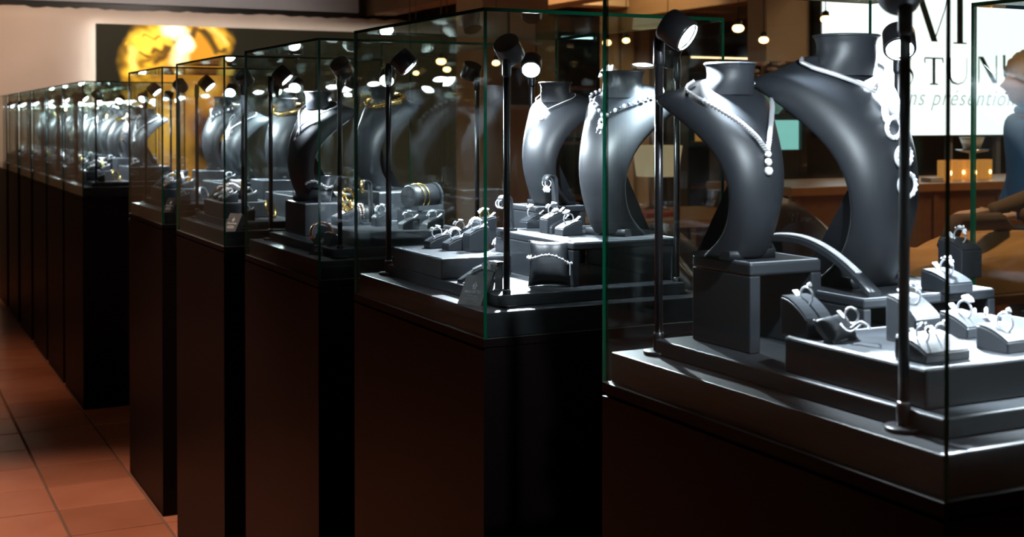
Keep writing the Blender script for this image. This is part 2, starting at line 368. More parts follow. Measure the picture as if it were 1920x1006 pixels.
def case(i, x, y, label):
    t = thing('display_case', label, 'display case', (x, y, 0))
    ob('pedestal', ped_me, t)
    o = ob('plinth', pl_me, t); md = o.modifiers.new('b', 'BEVEL'); md.width = .0015; md.segments = 2
    o = ob('display_board', st_me, t); md = o.modifiers.new('b', 'BEVEL'); md.width = .002; md.segments = 2
    for me in PANES: ob('glass_pane', me, t)
    return t
for i, y in CY0.items():
    case(i, 0, y, {1: 'nearest glass display case on black pedestal, cut by the right frame edge', 6: 'sixth glass display case from the camera, standing beyond the gap in the row'}.get(i, '%s glass display case from the camera on a black pedestal' % ORD[i]))

# ------------------------------------------------------------------ spot lamps in the cases
def lamp_meshes():
    b = MB(); b.smooth = True; b.lathe([(0.0205, 0), (0.021, 0.0015), (0.021, 0.004), (0.0195, 0.0052), (0.006, 0.0055)], 28); base = b.mesh('base', [M['pole']])
    b = MB(); b.smooth = True; b.lathe([(0.0075, 0.005), (0.0075, 0.027), (0.0068, 0.0285)], 16); stub = b.mesh('socket', [M['pole']])
    b = MB(); b.smooth = True; b.lathe([(0.0068, 0.0285), (0.0072, 0.029), (0.0072, 0.0305), (0.005, 0.031)], 16); ring = b.mesh('collar', [M['chrome']])
    b = MB(); b.smooth = True; b.lathe([(0.0058, 0.03), (0.0058, 0.40)], 12); b.lathe([(0.0058, 0.40), (0.0078, 0.405), (0.0078, 0.432), (0.006, 0.445)], 12); pole = b.mesh('pole', [M['pole']])
    b = MB(); b.smooth = True; b.lathe([(0.0225, 0.019), (0.0235, 0.017), (0.0235, -0.016), (0.0225, -0.0175), (0.020, -0.0175), (0.0195, -0.012)], 32, closed_bot=True, closed_top=False); head = b.mesh('lamp_head', [M['pole']])
    b = MB(); b.smooth = True; b.lathe([(0.0192, -0.0142), (0.0192, -0.0132)], 28); lens = b.mesh('lens', [M['lens']])
    b = MB(); b.lathe([(0.0222, -0.0186), (0.0224, -0.0172), (0.0195, -0.0172), (0.0195, -0.0186)], 28, closed_bot=False, closed_top=False); rim = b.mesh('rim', [M['chrome']])
    return base, stub, ring, pole, head, lens, rim
LM = lamp_meshes()
def spot_lamp(x, y, aim, label, hz=0.448, energy=11.0, cone=84, hx=0.010, sz=1.0, hoff=None):
    t = thing('spot_lamp', label, 'lamp', (x, y, ZP), 0, 'spot lamps inside the glass cases')
    for n, me in zip(('base', 'socket', 'collar', 'pole'), LM[:4]):
        o = ob(n, me, t)
        if n == 'pole' and sz != 1.0: o.scale = (1, 1, sz)
    hz *= sz
    d = Vector(aim) - Vector((x, y, ZP + hz)); d.normalize()
    q = (-d).to_track_quat('Z', 'Y')
    off = Vector((d.x, d.y, 0)); off = off.normalized() * hx if off.length > 1e-4 else off
    if hoff: off = Vector(hoff)
    hd = ob('lamp_head', LM[4], t, Vector((0, 0, hz)) + off); hd.rotation_mode = 'QUATERNION'; hd.rotation_quaternion = q
    ob('lens', LM[5], hd); ob('rim', LM[6], hd)
    l = bpy.data.lights.new('lamp_beam', 'SPOT'); l.energy = energy; l.color = (0.80, 0.90, 1.0); l.spot_size = math.radians(cone); l.spot_blend = 0.45; l.shadow_soft_size = 0.012
    lo = bpy.data.objects.new('lamp_beam', l); C.objects.link(lo); lo.parent = hd; lo.location = (0, 0, -0.028)
    return t
NL, FL, NR, FR = 'near left', 'far left', 'near right', 'far right'
for i, y in CY0.items():
    EN = {NL: 32.0, FL: 62.0, NR: 58.0, FR: 235.0} if i > 1 else {NL: 24.0, FL: 190.0, NR: 110.0, FR: 260.0}
    c = (0.25, y + .32, 1.12); nm = ('%s glass case' % ORD[i]) if i > 1 else 'nearest glass case'
    P = {NL: (0.073, y + .060), FL: (0.058 if i != 1 else .06, y + .588), NR: (0.437, y + .072), FR: (0.405, y + .60)}
    aims = {NL: (0.36, y + .27, 1.20), FL: (0.30, y + .44, 1.24), NR: (0.40, y + .26, 1.17), FR: (0.20, y + .26, 1.22)}
    if i == 1: P[FR] = (0.440, 1.43); aims[NR] = (.345, 1.055, 1.10); aims[FR] = (0.22, 1.16, 1.17); aims[FL] = (0.155, 1.35, 1.41); P[NL] = (.047, 1.008); aims[NL] = (.21, 1.34, 1.36)
    for k in (NL, FL, NR, FR):
        spot_lamp(*P[k], aims[k], 'black pole spot lamp in the %s corner of the %s' % (k, nm), energy=EN[k], hx=(.033 if k == FL else .026 if k == NR else .010), cone=(76 if k == FL else 62 if k == NR else 84), hoff=((.006, -.036, 0) if i == 1 and k == FL else None), sz=(.985 if (i == 1 and k == FR) else 1.035 if (i == 1 and k == NL) else 1.0))

# ------------------------------------------------------------------ display furniture
def block(name, x0, x1, y0, y1, z0, z1, label, cat='riser', group=None, stitch=False, bevel=.003):
    """solid leatherette riser"""
    t = thing(name, label, cat, ((x0 + x1) / 2, (y0 + y1) / 2, z0), 0, group)
    a, c = (x1 - x0) / 2, (y1 - y0) / 2; h = z1 - z0
    bx('body', (-a, a, -c, c, 0, h), M['leather'], t, bevel)
    if stitch: stitches(t, a, c, h)
    return t
def stitches(t, a, c, h):
    b = MB(); s = 0.0032
    def run(p, q):
        p, q = Vector(p), Vector(q); n = int((q - p).length / s); d = (q - p) / n
        for k in range(n):
            m = p + d * (k + .5); r = .0007
            u = d.normalized() * .0010
            b.box(m.x - abs(u.x) - r * .6, m.x + abs(u.x) + r * .6, m.y - abs(u.y) - r * .6, m.y + abs(u.y) + r * .6, m.z - .0002, m.z + .0007)
    e = .0035
    run((-a + e, -c + e, h), (a - e, -c + e, h)); run((-a + e, -c + e, h), (-a + e, c - e, h)); run((a - e, -c + e, h), (a - e, c - e, h)); run((-a + e, c - e, h), (a - e, c - e, h))
    o = ob('stitching', b.mesh('stitching', [M['stitch']], False), t)
def bench(x0, x1, y0, y1, z0, z1, label, th=.013, legs='x', leg0=None, stitch=True):
    """n shaped leatherette bench: top board and two side panels"""
    t = thing('display_bench', label, 'riser', ((x0 + x1) / 2, (y0 + y1) / 2, z0), 0)
    a, c = (x1 - x0) / 2, (y1 - y0) / 2; h = z1 - z0
    bx('top', (-a, a, -c, c, h - th, h), M['leather'], t, .003)
    yy0 = -c if leg0 is None else leg0 - (y0 + y1) / 2
    bx('side_panel', (-a, -a + th, yy0, c, 0, h - th), M['leather'], t, .002); bx('side_panel', (a - th, a, yy0, c, 0, h - th), M['leather'], t, .002)
    if stitch: stitches(t, a, c, h)
    return t

# bust ---------------------------------------------------------------
ROWS = [  # v, yc, halfw, wrap, drop
    (0.000, -.150, .185, .20, .0), (0.04, -.168, .176, .17, .0), (0.12, -.205, .160, .11, .0), (0.25, -.245, .165, .09, .0), (0.38, -.262, .180, .10, .0),
    (0.50, -.246, .202, .13, .0), (0.60, -.208, .235, .17, .005), (0.69, -.152, .280, .21, .012), (0.765, -.095, .330, .24, .015),
    (0.82, -.045, .362, .25, .020), (0.86, -.005, .350, .235, .030), (0.89, .020, .285, .19, .040), (0.915, .032, .215, .13, .035), (0.935, .036, .165, .09, .015)]
def rowat(v):
    for r0, r1 in zip(ROWS, ROWS[1:]):
        if v <= r1[0]:
            f = (v - r0[0]) / (r1[0] - r0[0]); return [a + (b - a) * f for a, b in zip(r0, r1)]
    return list(ROWS[-1])
def bsurf(H, phi, v):
    r = rowat(v); a = abs(phi)
    x = r[2] * math.sin(phi * 1.25) / math.sin(1.25); y = r[1] + r[3] * a ** 2.2; z = r[0] - r[4] * a ** 1.6
    return Vector((x, y, z)) * H
def bust_meshes(key, H):
    def f():
        b = MB(); b.smooth = True; n = 24
        b.grid([[bsurf(H, -1 + 2 * k / n, r[0]) for k in range(n + 1)] for r in ROWS])
        bib = b.mesh('bib', [M['bust']])
        b = MB(); b.smooth = True
        rings = [(.150, .84, .065, .110), (.146, .88, .055, .112), (.136, .91, .045, .112), (.129, .935, .04, .110), (.128, .96, .04, .110), (.133, .98, .04, .114), (.140, .993, .04, .119), (.141, 1.0, .04, .12)]
        ids = []
        for rx, z, yo, ry in rings: ids.append(b.add([Vector((rx * math.cos(k * PI / 14), yo + ry * math.sin(k * PI / 14), z)) * H for k in range(28)]))
        for a_, c_ in zip(ids, ids[1:]):
            for k in range(28): b.face((a_ + k, a_ + (k + 1) % 28, c_ + (k + 1) % 28, c_ + k))
        b.face([ids[-1] + k for k in range(28)], False)
        neck = b.mesh('neck', [M['bust']])
        # foot: curved back leg and plate
        b = MB(); b.smooth = True
        b.prism([(-.14 * H, 0), (.17 * H, 0), (.17 * H, .018 * H), (.10 * H, .03 * H), (-.02 * H, .040 * H), (-.14 * H, .045 * H)], -.15 * H, .15 * H)
        b.grid([[Vector((xx * (.13 - .02 * z), y, z)) * H for xx in (-1, -.33, .33, 1)] for y, z in ((.17, .0), (.13, .05), (.08, .12), (.03, .20), (-.04, .30), (-.10, .40), (-.18, .54))])
        foot = b.mesh('foot', [M['bust']], False)
        # rim around neck top
        b = MB(); b.smooth = True; b.tube([Vector((.141 * math.cos(k * PI / 16), .04 + .12 * math.sin(k * PI / 16), 1.0)) * H for k in range(32)], .006 * H, 6, closed=True)
        rim = b.mesh('rim', [M['bust']])
        return bib, neck, foot, rim
    return cached(key, f)
def bust(loc, H, rz, label, group=None):
    t = thing('necklace_bust', label, 'bust', loc, rz, group)
    bib, neck, foot, rim = bust_meshes(('bust', round(H, 3)), H)
    o = ob('bib', bib, t); md = o.modifiers.new('s', 'SOLIDIFY'); md.thickness = .018 * H; md.offset = -1; md2 = o.modifiers.new('ss', 'SUBSURF'); md2.levels = 1; md2.render_levels = 1
    ob('neck', neck, t); ob('foot', foot, t); ob('rim', rim, t)
    return t
def vpath(H, vlow, phim=.75, vtop=.90, p=1.0, n=40, off=.022):
    """V or U shaped path over the bust front"""
    out = []
    for k in range(n + 1):
        s = -1 + 2 * k / n; phi = s * phim; v = vlow + (vtop - vlow) * abs(s) ** p
        q = bsurf(H, phi, v); e = .01
        nn = (bsurf(H, phi + e, v) - bsurf(H, phi - e, v)).cross(bsurf(H, phi, min(.935, v + e)) - bsurf(H, phi, v - e))
        if nn.length > 1e-9: nn.normalize()
        if nn.y > 0 and nn.z < 0.2: nn = -nn
        if nn.z < -.3: nn = -nn
        out.append(q + nn * off * H)
    return out
def neck_back(H, n=10):
    return [Vector((.16 * math.cos(a), .06 + .135 * math.sin(a), .925 + .01 * math.sin(a))) * H for a in [PI * k / n for k in range(n + 1)]]
def necklace(loc, H, rz, style, label, group=None):
    def f():
        b = MB(); p = MB()
        if style == 'pendant':     # thin chain with small round pendant
            pts = vpath(H, .74, .62, .91, .9); b.tube(pts, .0042 * H, 5)
            c = pts[len(pts) // 2]; p.torus(c + Vector((0, -.01, -.03)) * H, .026 * H, .006 * H, 'y', 18, 6)
            for k in range(10): a = k * PI / 5; p.gem(c + Vector((.026 * math.cos(a), -.018, -.03 + .026 * math.sin(a))) * H, .008 * H)
            p.gem(c + Vector((0, -.015, -.03)) * H, .016 * H)
        elif style == 'beads':     # dark and silver beads with drop
            pts = vpath(H, .70, .80, .90, .8, n=34)
            for k, q in enumerate(pts):
                b.cur = 1 if k % 2 else 0; b.ball(q, (.011 if k % 2 else .013) * H, 6, (1, 1, 1.2))
            c = pts[len(pts) // 2]
            for (dz, R) in ((-.03, .018), (-.085, .032)):
                p.torus(c + Vector((0, -.012, dz)) * H, R * H, .008 * H, 'y', 18, 6, 1.5)
                for k in range(12): a = k * PI / 6; p.gem(c + Vector((R * math.cos(a), -.02, dz + R * 1.5 * math.sin(a))) * H, .009 * H)
            p.gem(c + Vector((0, -.02, -.09)) * H, .018 * H)
        elif style == 'tennis':    # thick V of stones with three-stone drop
            pts = vpath(H, .54, .72, .91, .95, n=70)
            for k, q in enumerate(pts): b.gem(q, (.013 + .006 * (abs(k - 35) < 25)) * H)
            b.tube(pts, .009 * H, 5)
            c = pts[len(pts) // 2]
            for dz, R in ((-.01, .017), (-.05, .020), (-.095, .024)): p.ball(c + Vector((0, -.006, dz)) * H, R * H, 8)
        elif style == 'rings':     # chain with a slide and linked rings hanging low
            pts = vpath(H, .76, .70, .91, .85, n=50); b.tube(pts, .010 * H, 6)
            for q in pts[::1]: b.gem(q, .011 * H)
            c = pts[len(pts) // 2]; v = .72
            for vv, R in ((.70, 0), (.63, .040), (.52, .040), (.41, .044)):
                q = bsurf(H, .0, vv) + Vector((0, -.028, 0)) * H
                if R == 0: p.ball(q, .026 * H, 8, (.7, .5, 2.2))
                else:
                    p.torus(q, R * H, .009 * H, 'y', 22, 6)
                    for k in range(14): a = k * PI / 7; p.gem(q + Vector((R * math.cos(a), -.006, R * math.sin(a))) * H, .010 * H)
            p.tube([bsurf(H, 0, vv) + Vector((0, -.028, 0)) * H for vv in (.76, .67)], .006 * H, 5)
        elif style == 'goldband':  # broad textured gold collar
            pts = vpath(H, .79, .85, .92, 1.4, n=44, off=.03); b.cur = 2
            for k, q in enumerate(pts):
                for j in range(4): b.gem(q + Vector((random.uniform(-.008, .008), -.004 * j, (j - 1.5) * .013 + random.uniform(-.004, .004))) * H, .0125 * H)
            b.tube(pts, .020 * H, 6); b.tube(neck_back(H), .016 * H, 6)
        elif style == 'goldchain':
            pts = vpath(H, .76, .85, .91, 1.0, n=44); b.cur = 2
            for k, q in enumerate(pts): b.gem(q, .017 * H)
            b.tube(pts, .009 * H, 5)
        elif style == 'lariat':
            pts = vpath(H, .66, .7, .91, .9); b.tube(pts, .007 * H, 5); c = pts[len(pts) // 2]
            p.tube([c, c + Vector((.01, -.02, -.16)) * H], .006 * H, 5); p.ball(c + Vector((.01, -.02, -.18)) * H, .024 * H, 8)
            p.tube([c, c + Vector((-.03, -.02, -.09)) * H], .006 * H, 5); p.ball(c + Vector((-.03, -.02, -.11)) * H, .02 * H, 8)
        elif style == 'scatter':
            pts = vpath(H, .68, .8, .91, .8, n=30)
            for k, q in enumerate(pts):
                b.cur = 2 if k % 3 == 0 else 0; b.gem(q + Vector((random.uniform(-.02, .02), -.004, random.uniform(-.02, .02))) * H, random.uniform(.014, .026) * H)
            for k in range(14): b.gem(bsurf(H, random.uniform(-.25, .25), random.uniform(.35, .62)) + Vector((0, -.03, 0)) * H, random.uniform(.012, .022) * H)
            b.tube(pts, .007 * H, 5)
        return b.mesh('chain', [M['silver'], M['black_bead'], M['gold']], False), (p.mesh('pendant', [M['gem']], False) if p.v else None)
    ch, pe = cached(('neck', style, round(H, 3)), f)
    t = thing('necklace', label, 'necklace', loc, rz, group)
    ob('chain', ch, t)
    if pe: ob('pendant', pe, t)
    return t

# ring stands and rings -------------------------------------------------
def ringstand_mesh(w_, d, h0, h1):
    def f():
        b = MB(); n = 8
        top = [(-d / 2 + d * k / n, h0 + (h1 - h0) * math.sin(PI / 2 * k / n) ** .9) for k in range(n + 1)]
        b.prism([(-d / 2, 0), (d / 2, 0)] + top[::-1], -w_ / 2, w_ / 2)
        body = b.mesh('block', [M['leather']])
        b = MB(); t2 = [(y * .97, z + .0022) for y, z in top]; b.prism(t2 + [(y, z - .0010) for y, z in t2[::-1]], -w_ / 2 * .94, w_ / 2 * .94)
        pad = b.mesh('pad', [M['leather']])
        return body, pad
    return cached(('rs', w_, d, h0, h1), f)
def ring_stand(loc, rz, label, w_=.034, d=.044, h0=.012, h1=.026, lift=0):
    t = thing('ring_stand', label, 'ring stand', loc, rz)
    body, pad = ringstand_mesh(w_, d, h0 + lift, h1 + lift)
    o = ob('block', body, t); md = o.modifiers.new('b', 'BEVEL'); md.width = .0015; md.segments = 2; md.limit_method = 'ANGLE'; ob('pad', pad, t)
    return t
def ring_mesh(style):
    def f():
        b = MB(); R = .0088; b.smooth = True
        mats = {'gold': M['gold'], 'rose': M['rose']}.get(style, M['silver'])
        b.torus((0, 0, 0), R, .0011, 'x', 26, 6)
        band = b.mesh('band', [mats]); b = MB()
        if style in ('cluster', 'gold'):
            for k in range(18):
                a = PI / 2 + random.uniform(-.9, .9); b.gem((random.uniform(-.005, .005), (R + .0022) * math.cos(a), (R + .0022) * math.sin(a)), random.uniform(.0015, .0028))
        elif style == 'solitaire':
            b.gem((0, 0, R + .0035), .0035)
            for k in range(8): a = PI / 2 + (k - 3.5) * .2; b.gem((0, R * math.cos(a), R * math.sin(a) + .0005), .0014)
        elif style == 'dome':
            for k in range(60):
                a = PI / 2 + random.uniform(-1.2, 1.2); u = random.uniform(-1, 1); b.gem((u * .006, (R + .003 - abs(u) * .002) * math.cos(a), (R + .003 - abs(u) * .002) * math.sin(a)), .0019)
        elif style == 'flower':
            for k in range(6): a = k * PI / 3; b.gem((.0042 * math.cos(a), .0042 * math.sin(a), R + .003), .003)
            b.gem((0, 0, R + .005), .003)
        else:
            for k in range(10): a = PI / 2 + (k - 4.5) * .22; b.gem((0, (R + .001) * math.cos(a), (R + .001) * math.sin(a)), .0017)
        return band, b.mesh('stones', [M['gem']], False)
    return cached(('ring', style), f)
tag_me = None
def ring(loc, rz, style, label, tilt=.5, tagside=1, sc=1.0, with_tag=True, tagrot=.9):
    global tag_me
    t = thing('ring', label, 'ring', loc, rz); t.scale = (sc, sc, sc)
    band, st = ring_mesh(style)
    for n, me in (('band', band), ('stones', st)): ob(n, me, t, (0, 0, .006), (tilt, 0, 0))
    if with_tag:
        if tag_me is None:
            b = MB(); b.box(-.0035, .0035, -.0006, .0006, 0, .012); b.tube([(0, 0, .001), (0, -.002, -.006)], .0003, 4); tag_me = b.mesh('price_tag', [M['tag']], False)
        o = ob('price_tag', tag_me, t, (.002, .010 * tagside, .002), (-tagrot * tagside, 0, 0))
    return t
def ring_on(loc, rz, slot, style, case_s, d=.044, h1=.026, h0=.012, lift=0, w_=.034, sc=1.22, tilt=.35, tagside=1):
    s = ring_stand(loc, rz, 'sloped black stand %s %s' % (slot, case_s), w_, d, h0, h1, lift)
    words = {'cluster': 'silver cluster ring', 'dome': 'broad stone-paved ring', 'gold': 'gold cluster ring', 'solitaire': 'slim solitaire ring',
             'flower': 'silver flower ring', 'line': 'slim silver ring', 'rose': 'rose gold ring'}[style]
    z = loc[2] + lift + h0 + (h1 - h0) * .71 + .002
    ring((loc[0], loc[1], z), rz, style, '%s on stand %s %s' % (words, slot, case_s), tilt, tagside, sc)
def pair_earrings(loc, rz, label, R=.008, gap=.012, style='hoop'):
    t = thing('earring_pair', label, 'earrings', loc, rz)
    def f():
        b = MB()
        if style == 'hoop':
            b.torus((0, 0, 0), R, .0013, 'y', 20, 6)
            for k in range(16): a = k * PI / 8; b.gem((R * math.cos(a), -.001, R * math.sin(a)), .0019)
        elif style == 'drop':
            b.torus((0, 0, 0), R * .9, .0010, 'y', 18, 6)
            for k in range(6): a = k * PI / 3; b.gem((.004 * math.cos(a), 0, -.013 + .004 * math.sin(a)), .003)
            b.gem((0, 0, -.013), .003)
        elif style == 'knot':
            for k in range(40): a = random.uniform(0, 2 * PI); rr = R * random.uniform(.7, 1.05); b.gem((rr * math.cos(a), random.uniform(-.003, .003), rr * math.sin(a)), .0018)
        else:
            for k in range(14): a = k * PI / 7; b.gem((R * .5 * math.cos(a), 0, R * .5 * math.sin(a)), .0018)
        return b.mesh('earring', [M['gem'] if style != 'goldhoop' else M['gold']], False)
    me = cached(('ear', style, R), f)
    ob('earring', me, t, (-gap / 2, 0, 0), (0, 0, .5)); ob('earring', me, t, (gap / 2, 0, 0), (0, 0, .5))
    return t
def earring_stand(loc, rz, label, h=.07, w_=.026):
    """strip that rises, curls over at the top"""
    t = thing('earring_stand', label, 'earring stand', loc, rz)
    def f():
        b = MB(); b.smooth = True; r = .012; pts = [(.012, .002), (.010, h * .4), (.008, h - r)]
        pts += [(.008 - r + r * math.cos(a), h - r + r * math.sin(a)) for a in [PI * k / 8 * 1.15 for k in range(1, 9)]]
        th = .0025; out = []
        for k, (y, z) in enumerate(pts):
            a = pts[max(0, k - 1)]; c = pts[min(len(pts) - 1, k + 1)]; dx, dz = c[0] - a[0], c[1] - a[1]; L_ = math.hypot(dx, dz); out.append((y - dz / L_ * th, z + dx / L_ * th))
        b.prism(pts + out[::-1], -w_ / 2, w_ / 2); strip = b.mesh('strip', [M['leather']])
        b = MB(); b.box(-w_ * .6, w_ * .6, -.016, .016, 0, .005); base = b.mesh('base', [M['leather']]); return strip, base
    s, ba = cached(('es', h, w_), f); ob('strip', s, t); ob('base', ba, t)
    return t
def cushion(loc, rz, label, w_=.075, h=.075, th=.028, tilt=.35):
    t = thing('jewellery_pillow', label, 'pillow', loc, rz)
    def f():
        b = MB(); b.smooth = True; n = 18
        for sgn in (-1, 1):
            rows = []
            for j in range(n + 1):
                r = []
                for i in range(n + 1):
                    u = -1 + 2 * i / n; v = -1 + 2 * j / n
                    pin = 1 - .10 * (1 - u * u) * abs(v) ** 2 ; pin2 = 1 - .10 * (1 - v * v) * abs(u) ** 2
                    hh = max(0, (1 - u ** 4) * (1 - v ** 4)) ** .55 * (1 - .06 * math.sin(u * 9) * abs(v))
                    r.append((u * w_ / 2 * pin2, sgn * th * hh, h / 2 + v * h / 2 * pin))
                rows.append(r)
            b.grid(rows)
        return b.mesh('pillow', [M['bust']])
    o = ob('cover', cached(('cush', w_, h, th), f), t, (0, h / 2 * math.sin(tilt), 0), (-tilt, 0, 0))
    def p():
        b = MB(); n = 12; P = []
        for (u0, v0, u1, v1) in ((-1, -1, 1, -1), (1, -1, 1, 1), (1, 1, -1, 1), (-1, 1, -1, -1)):
            for k in range(n):
                u = u0 + (u1 - u0) * k / n; v = v0 + (v1 - v0) * k / n; pin = 1 - .10 * (1 - u * u) * abs(v) ** 2; pin2 = 1 - .10 * (1 - v * v) * abs(u) ** 2
                P.append((u * w_ / 2 * pin2, 0, h / 2 + v * h / 2 * pin))
        b.tube(P, .0016, 5, closed=True); return b.mesh('piping', [M['bust']])
    o = ob('piping', cached(('cushp', w_, h), p), t, (0, h / 2 * math.sin(tilt), 0), (-tilt, 0, 0))
    return t
def bracelet_round(loc, rz, tilt, w_, th, label, mat='gem', r=.0024, zc=.04, n=38, yo=0):
    t = thing('bracelet', label, 'bracelet', loc, rz)
    b = MB()
    for k in range(n):
        a = 2 * PI * k / n; b.ball((w_ / 2 * math.cos(a), th * math.sin(a), .004 * math.sin(3 * a)), r, 6) if k % 2 else b.gem((w_ / 2 * math.cos(a), th * math.sin(a), .004 * math.sin(3 * a)), r * 1.5)
    b.tube([(w_ / 2 * math.cos(2 * PI * k / n), th * math.sin(2 * PI * k / n), .004 * math.sin(6 * PI * k / n)) for k in range(n)], r * .6, 5, closed=True)
    ob('stones', b.mesh('stones', [M[mat]], False), t, (0, yo, zc), (-tilt, .12, 0))
    return t
def strap_ramp(p0, p1, w_, label, sag=.0, hump=.02, th=.006, jewel='bracelet of set stones lying on the curved strap'):
    """arched strap between two world points, with a bracelet along its crown"""
    p0, p1 = Vector(p0), Vector(p1); d = p1 - p0; L_ = math.hypot(d.x, d.y); rz = math.atan2(d.y, d.x)
    t = thing('bracelet_ramp', label, 'bracelet stand', p0, rz)
    n = 16; top = []
    for k in range(n + 1):
        s = k / n; top.append((L_ * s, d.z * (s ** 2.0 if d.z < 0 else s) + hump * math.sin(PI * s)))
    b = MB(); b.smooth = False
    for sgn in (0,):
        a = b.add([(x, -w_ / 2, z) for x, z in top]); c = b.add([(x, w_ / 2, z) for x, z in top]); e = b.add([(x, -w_ / 2, z - th) for x, z in top]); g_ = b.add([(x, w_ / 2, z - th) for x, z in top])
        for k in range(n):
            b.face((a + k, a + k + 1, c + k + 1, c + k), True); b.face((e + k, g_ + k, g_ + k + 1, e + k + 1)); b.face((a + k, e + k, e + k + 1, a + k + 1)); b.face((c + k, c + k + 1, g_ + k + 1, g_ + k))
        b.face((a, c, g_, e)); b.face((a + n, e + n, g_ + n, c + n))
    ob('strap', b.mesh('strap', [M['leather']]), t)
    return t, top, rz
def strap_bracelet(t, top, s0, s1, label, w_=.006, mat='gem', rows=2):
    bt = thing('bracelet', label, 'bracelet', t.location, t.rotation_euler.z)
    b = MB(); N = 60; pts = []
    for k in range(N + 1):
        s = (s0 + (s1 - s0) * k / N) * (len(top) - 1); i = min(int(s), len(top) - 2); f = s - i
        x = top[i][0] * (1 - f) + top[i + 1][0] * f; z = top[i][1] * (1 - f) + top[i + 1][1] * f; pts.append((x, 0, z + .0018))
        for r in range(rows): b.gem((x, (r - (rows - 1) / 2) * w_ / rows * 1.2, z + .003), w_ / rows * .62)
    ob('stones', b.mesh('stones', [M[mat]], False), bt)
    b = MB(); b.tube(pts, w_ * .5, 6, flat=(.4, 1)); ob('setting', b.mesh('setting', [M['silver']], False), bt)
    return bt
def bangle_roll(loc, rz, label, r=.03, L_=.09):
    t = thing('bangle_roll', label, 'bangle stand', loc, rz)
    def f():
        b = MB(); b.smooth = True; Mx = Matrix.Translation((-L_ / 2, 0, r)) @ Matrix.Rotation(PI / 2, 4, 'Y')
        b.lathe([(r * .9, 0), (r, .004), (r, L_ - .004), (r * .9, L_)], 26, Mx); roll = b.mesh('roll', [M['bust']])
        b = MB(); n = 10; arc = [(r * 1.12 * math.cos(a), r + r * 1.12 * math.sin(a)) for a in [PI * k / n for k in range(n + 1)]]
        b.prism([(-r * 1.12, 0), (r * 1.12, 0)] + arc, L_ / 2, L_ / 2 + .006); side = b.mesh('end_plate', [M['leather']])
        b = MB(); b.prism([(-r * 1.3, 0), (r * .9, 0), (r * .9, .006), (-r * 1.2, .012)], -L_ / 2, L_ / 2); base = b.mesh('base', [M['leather']])
        return roll, side, base
    a, c, e = cached(('roll', r, L_), f); ob('roll', a, t); ob('end_plate', c, t); ob('base', e, t)
    return t
def bangle(loc, rot, R, r, mat, label, gap=0, stones=0, name='bangle', flat=None):
    t = thing(name, label, 'bangle', loc, 0); t.rotation_euler = rot
    b = MB(); seg = 34; pts = []
    for k in range(seg):
        a = (2 * PI - gap) * k / (seg if not gap else seg - 1) + gap / 2 + PI / 2; pts.append((R * math.cos(a), R * .88 * math.sin(a), 0))
    b.tube(pts, r, 8, closed=not gap, flat=flat); ob('hoop', b.mesh('hoop', [M[mat]], False), t)
    if stones:
        b = MB()
        for k in range(stones):
            a = 2 * PI * k / stones; q = Vector((R * math.cos(a), R * .88 * math.sin(a), 0)); b.gem(q * (1 + r / R * .8) + Vector((0, 0, random.uniform(-1, 1) * r)), r * random.uniform(.5, .8))
        ob('stones', b.mesh('stones', [M[mat] if mat == 'gold' else M['gem']], False), t)
    return t
def cached_text(tx, t, loc, rot):
    me = cached('cardtext', lambda: textmesh(tx, None, (0, 0, 0), (0, 0, 0)))
    if me.parent is None: me.parent = t; me.location = loc; me.rotation_euler = rot; return me
    return ob('lettering', me.data, t, loc, rot)
def sign_card(loc, rz, case_s, s=1.0):
    t = thing('name_card', 'small dark card with white crest leaning at the front corner %s' % case_s, 'card', loc, rz); t.scale = (s, s, s)
    ti = .50
    def f():
        b = MB(); b.prism([(-.006, 0), (.016, 0), (.030, .034), (.017, .040)], -.021, .021); card = b.mesh('card', [M['card']])
        b = MB(); Mx = Matrix.Translation((0, -.0062, 0)) @ Matrix.Rotation(-math.atan2(.023, .040), 4, 'X')
        # crest: two upright strokes and a crown, then printed lines
        for x0, x1, z0, z1 in ((-.0022, -.0010, .0262, .0330), (.0010, .0022, .0262, .0330), (-.0036, -.0028, .0285, .0320), (.0028, .0036, .0285, .0320), (-.0006, .0006, .0335, .0358), (-.0028, .0028, .0250, .0257),
                               (-.0095, .0095, .0135, .0141), (-.012, .012, .0110, .0115), (-.012, .012, .0090, .0095), (-.010, .010, .0070, .0074)):
            b.box(x0, x1, -.0004, .0001, z0, z1, Mx)
        return card, b.mesh('crest', [M['print']], False)
    a, c = cached('card', f); ob('card', a, t); ob('crest', c, t)
    tx = bpy.data.curves.new('lettering', 'FONT'); tx.body = 'MON DE FEU'; tx.size = .0052; tx.align_x = 'CENTER'; tx.extrude = .0001; tx.materials.append(M['print'])
    a_ = math.atan2(.023, .040); o = cached_text(tx, t, (0, -.0064 + .0182 * math.sin(a_), .0182 * math.cos(a_)), (PI / 2 - a_, 0, 0))
    return t

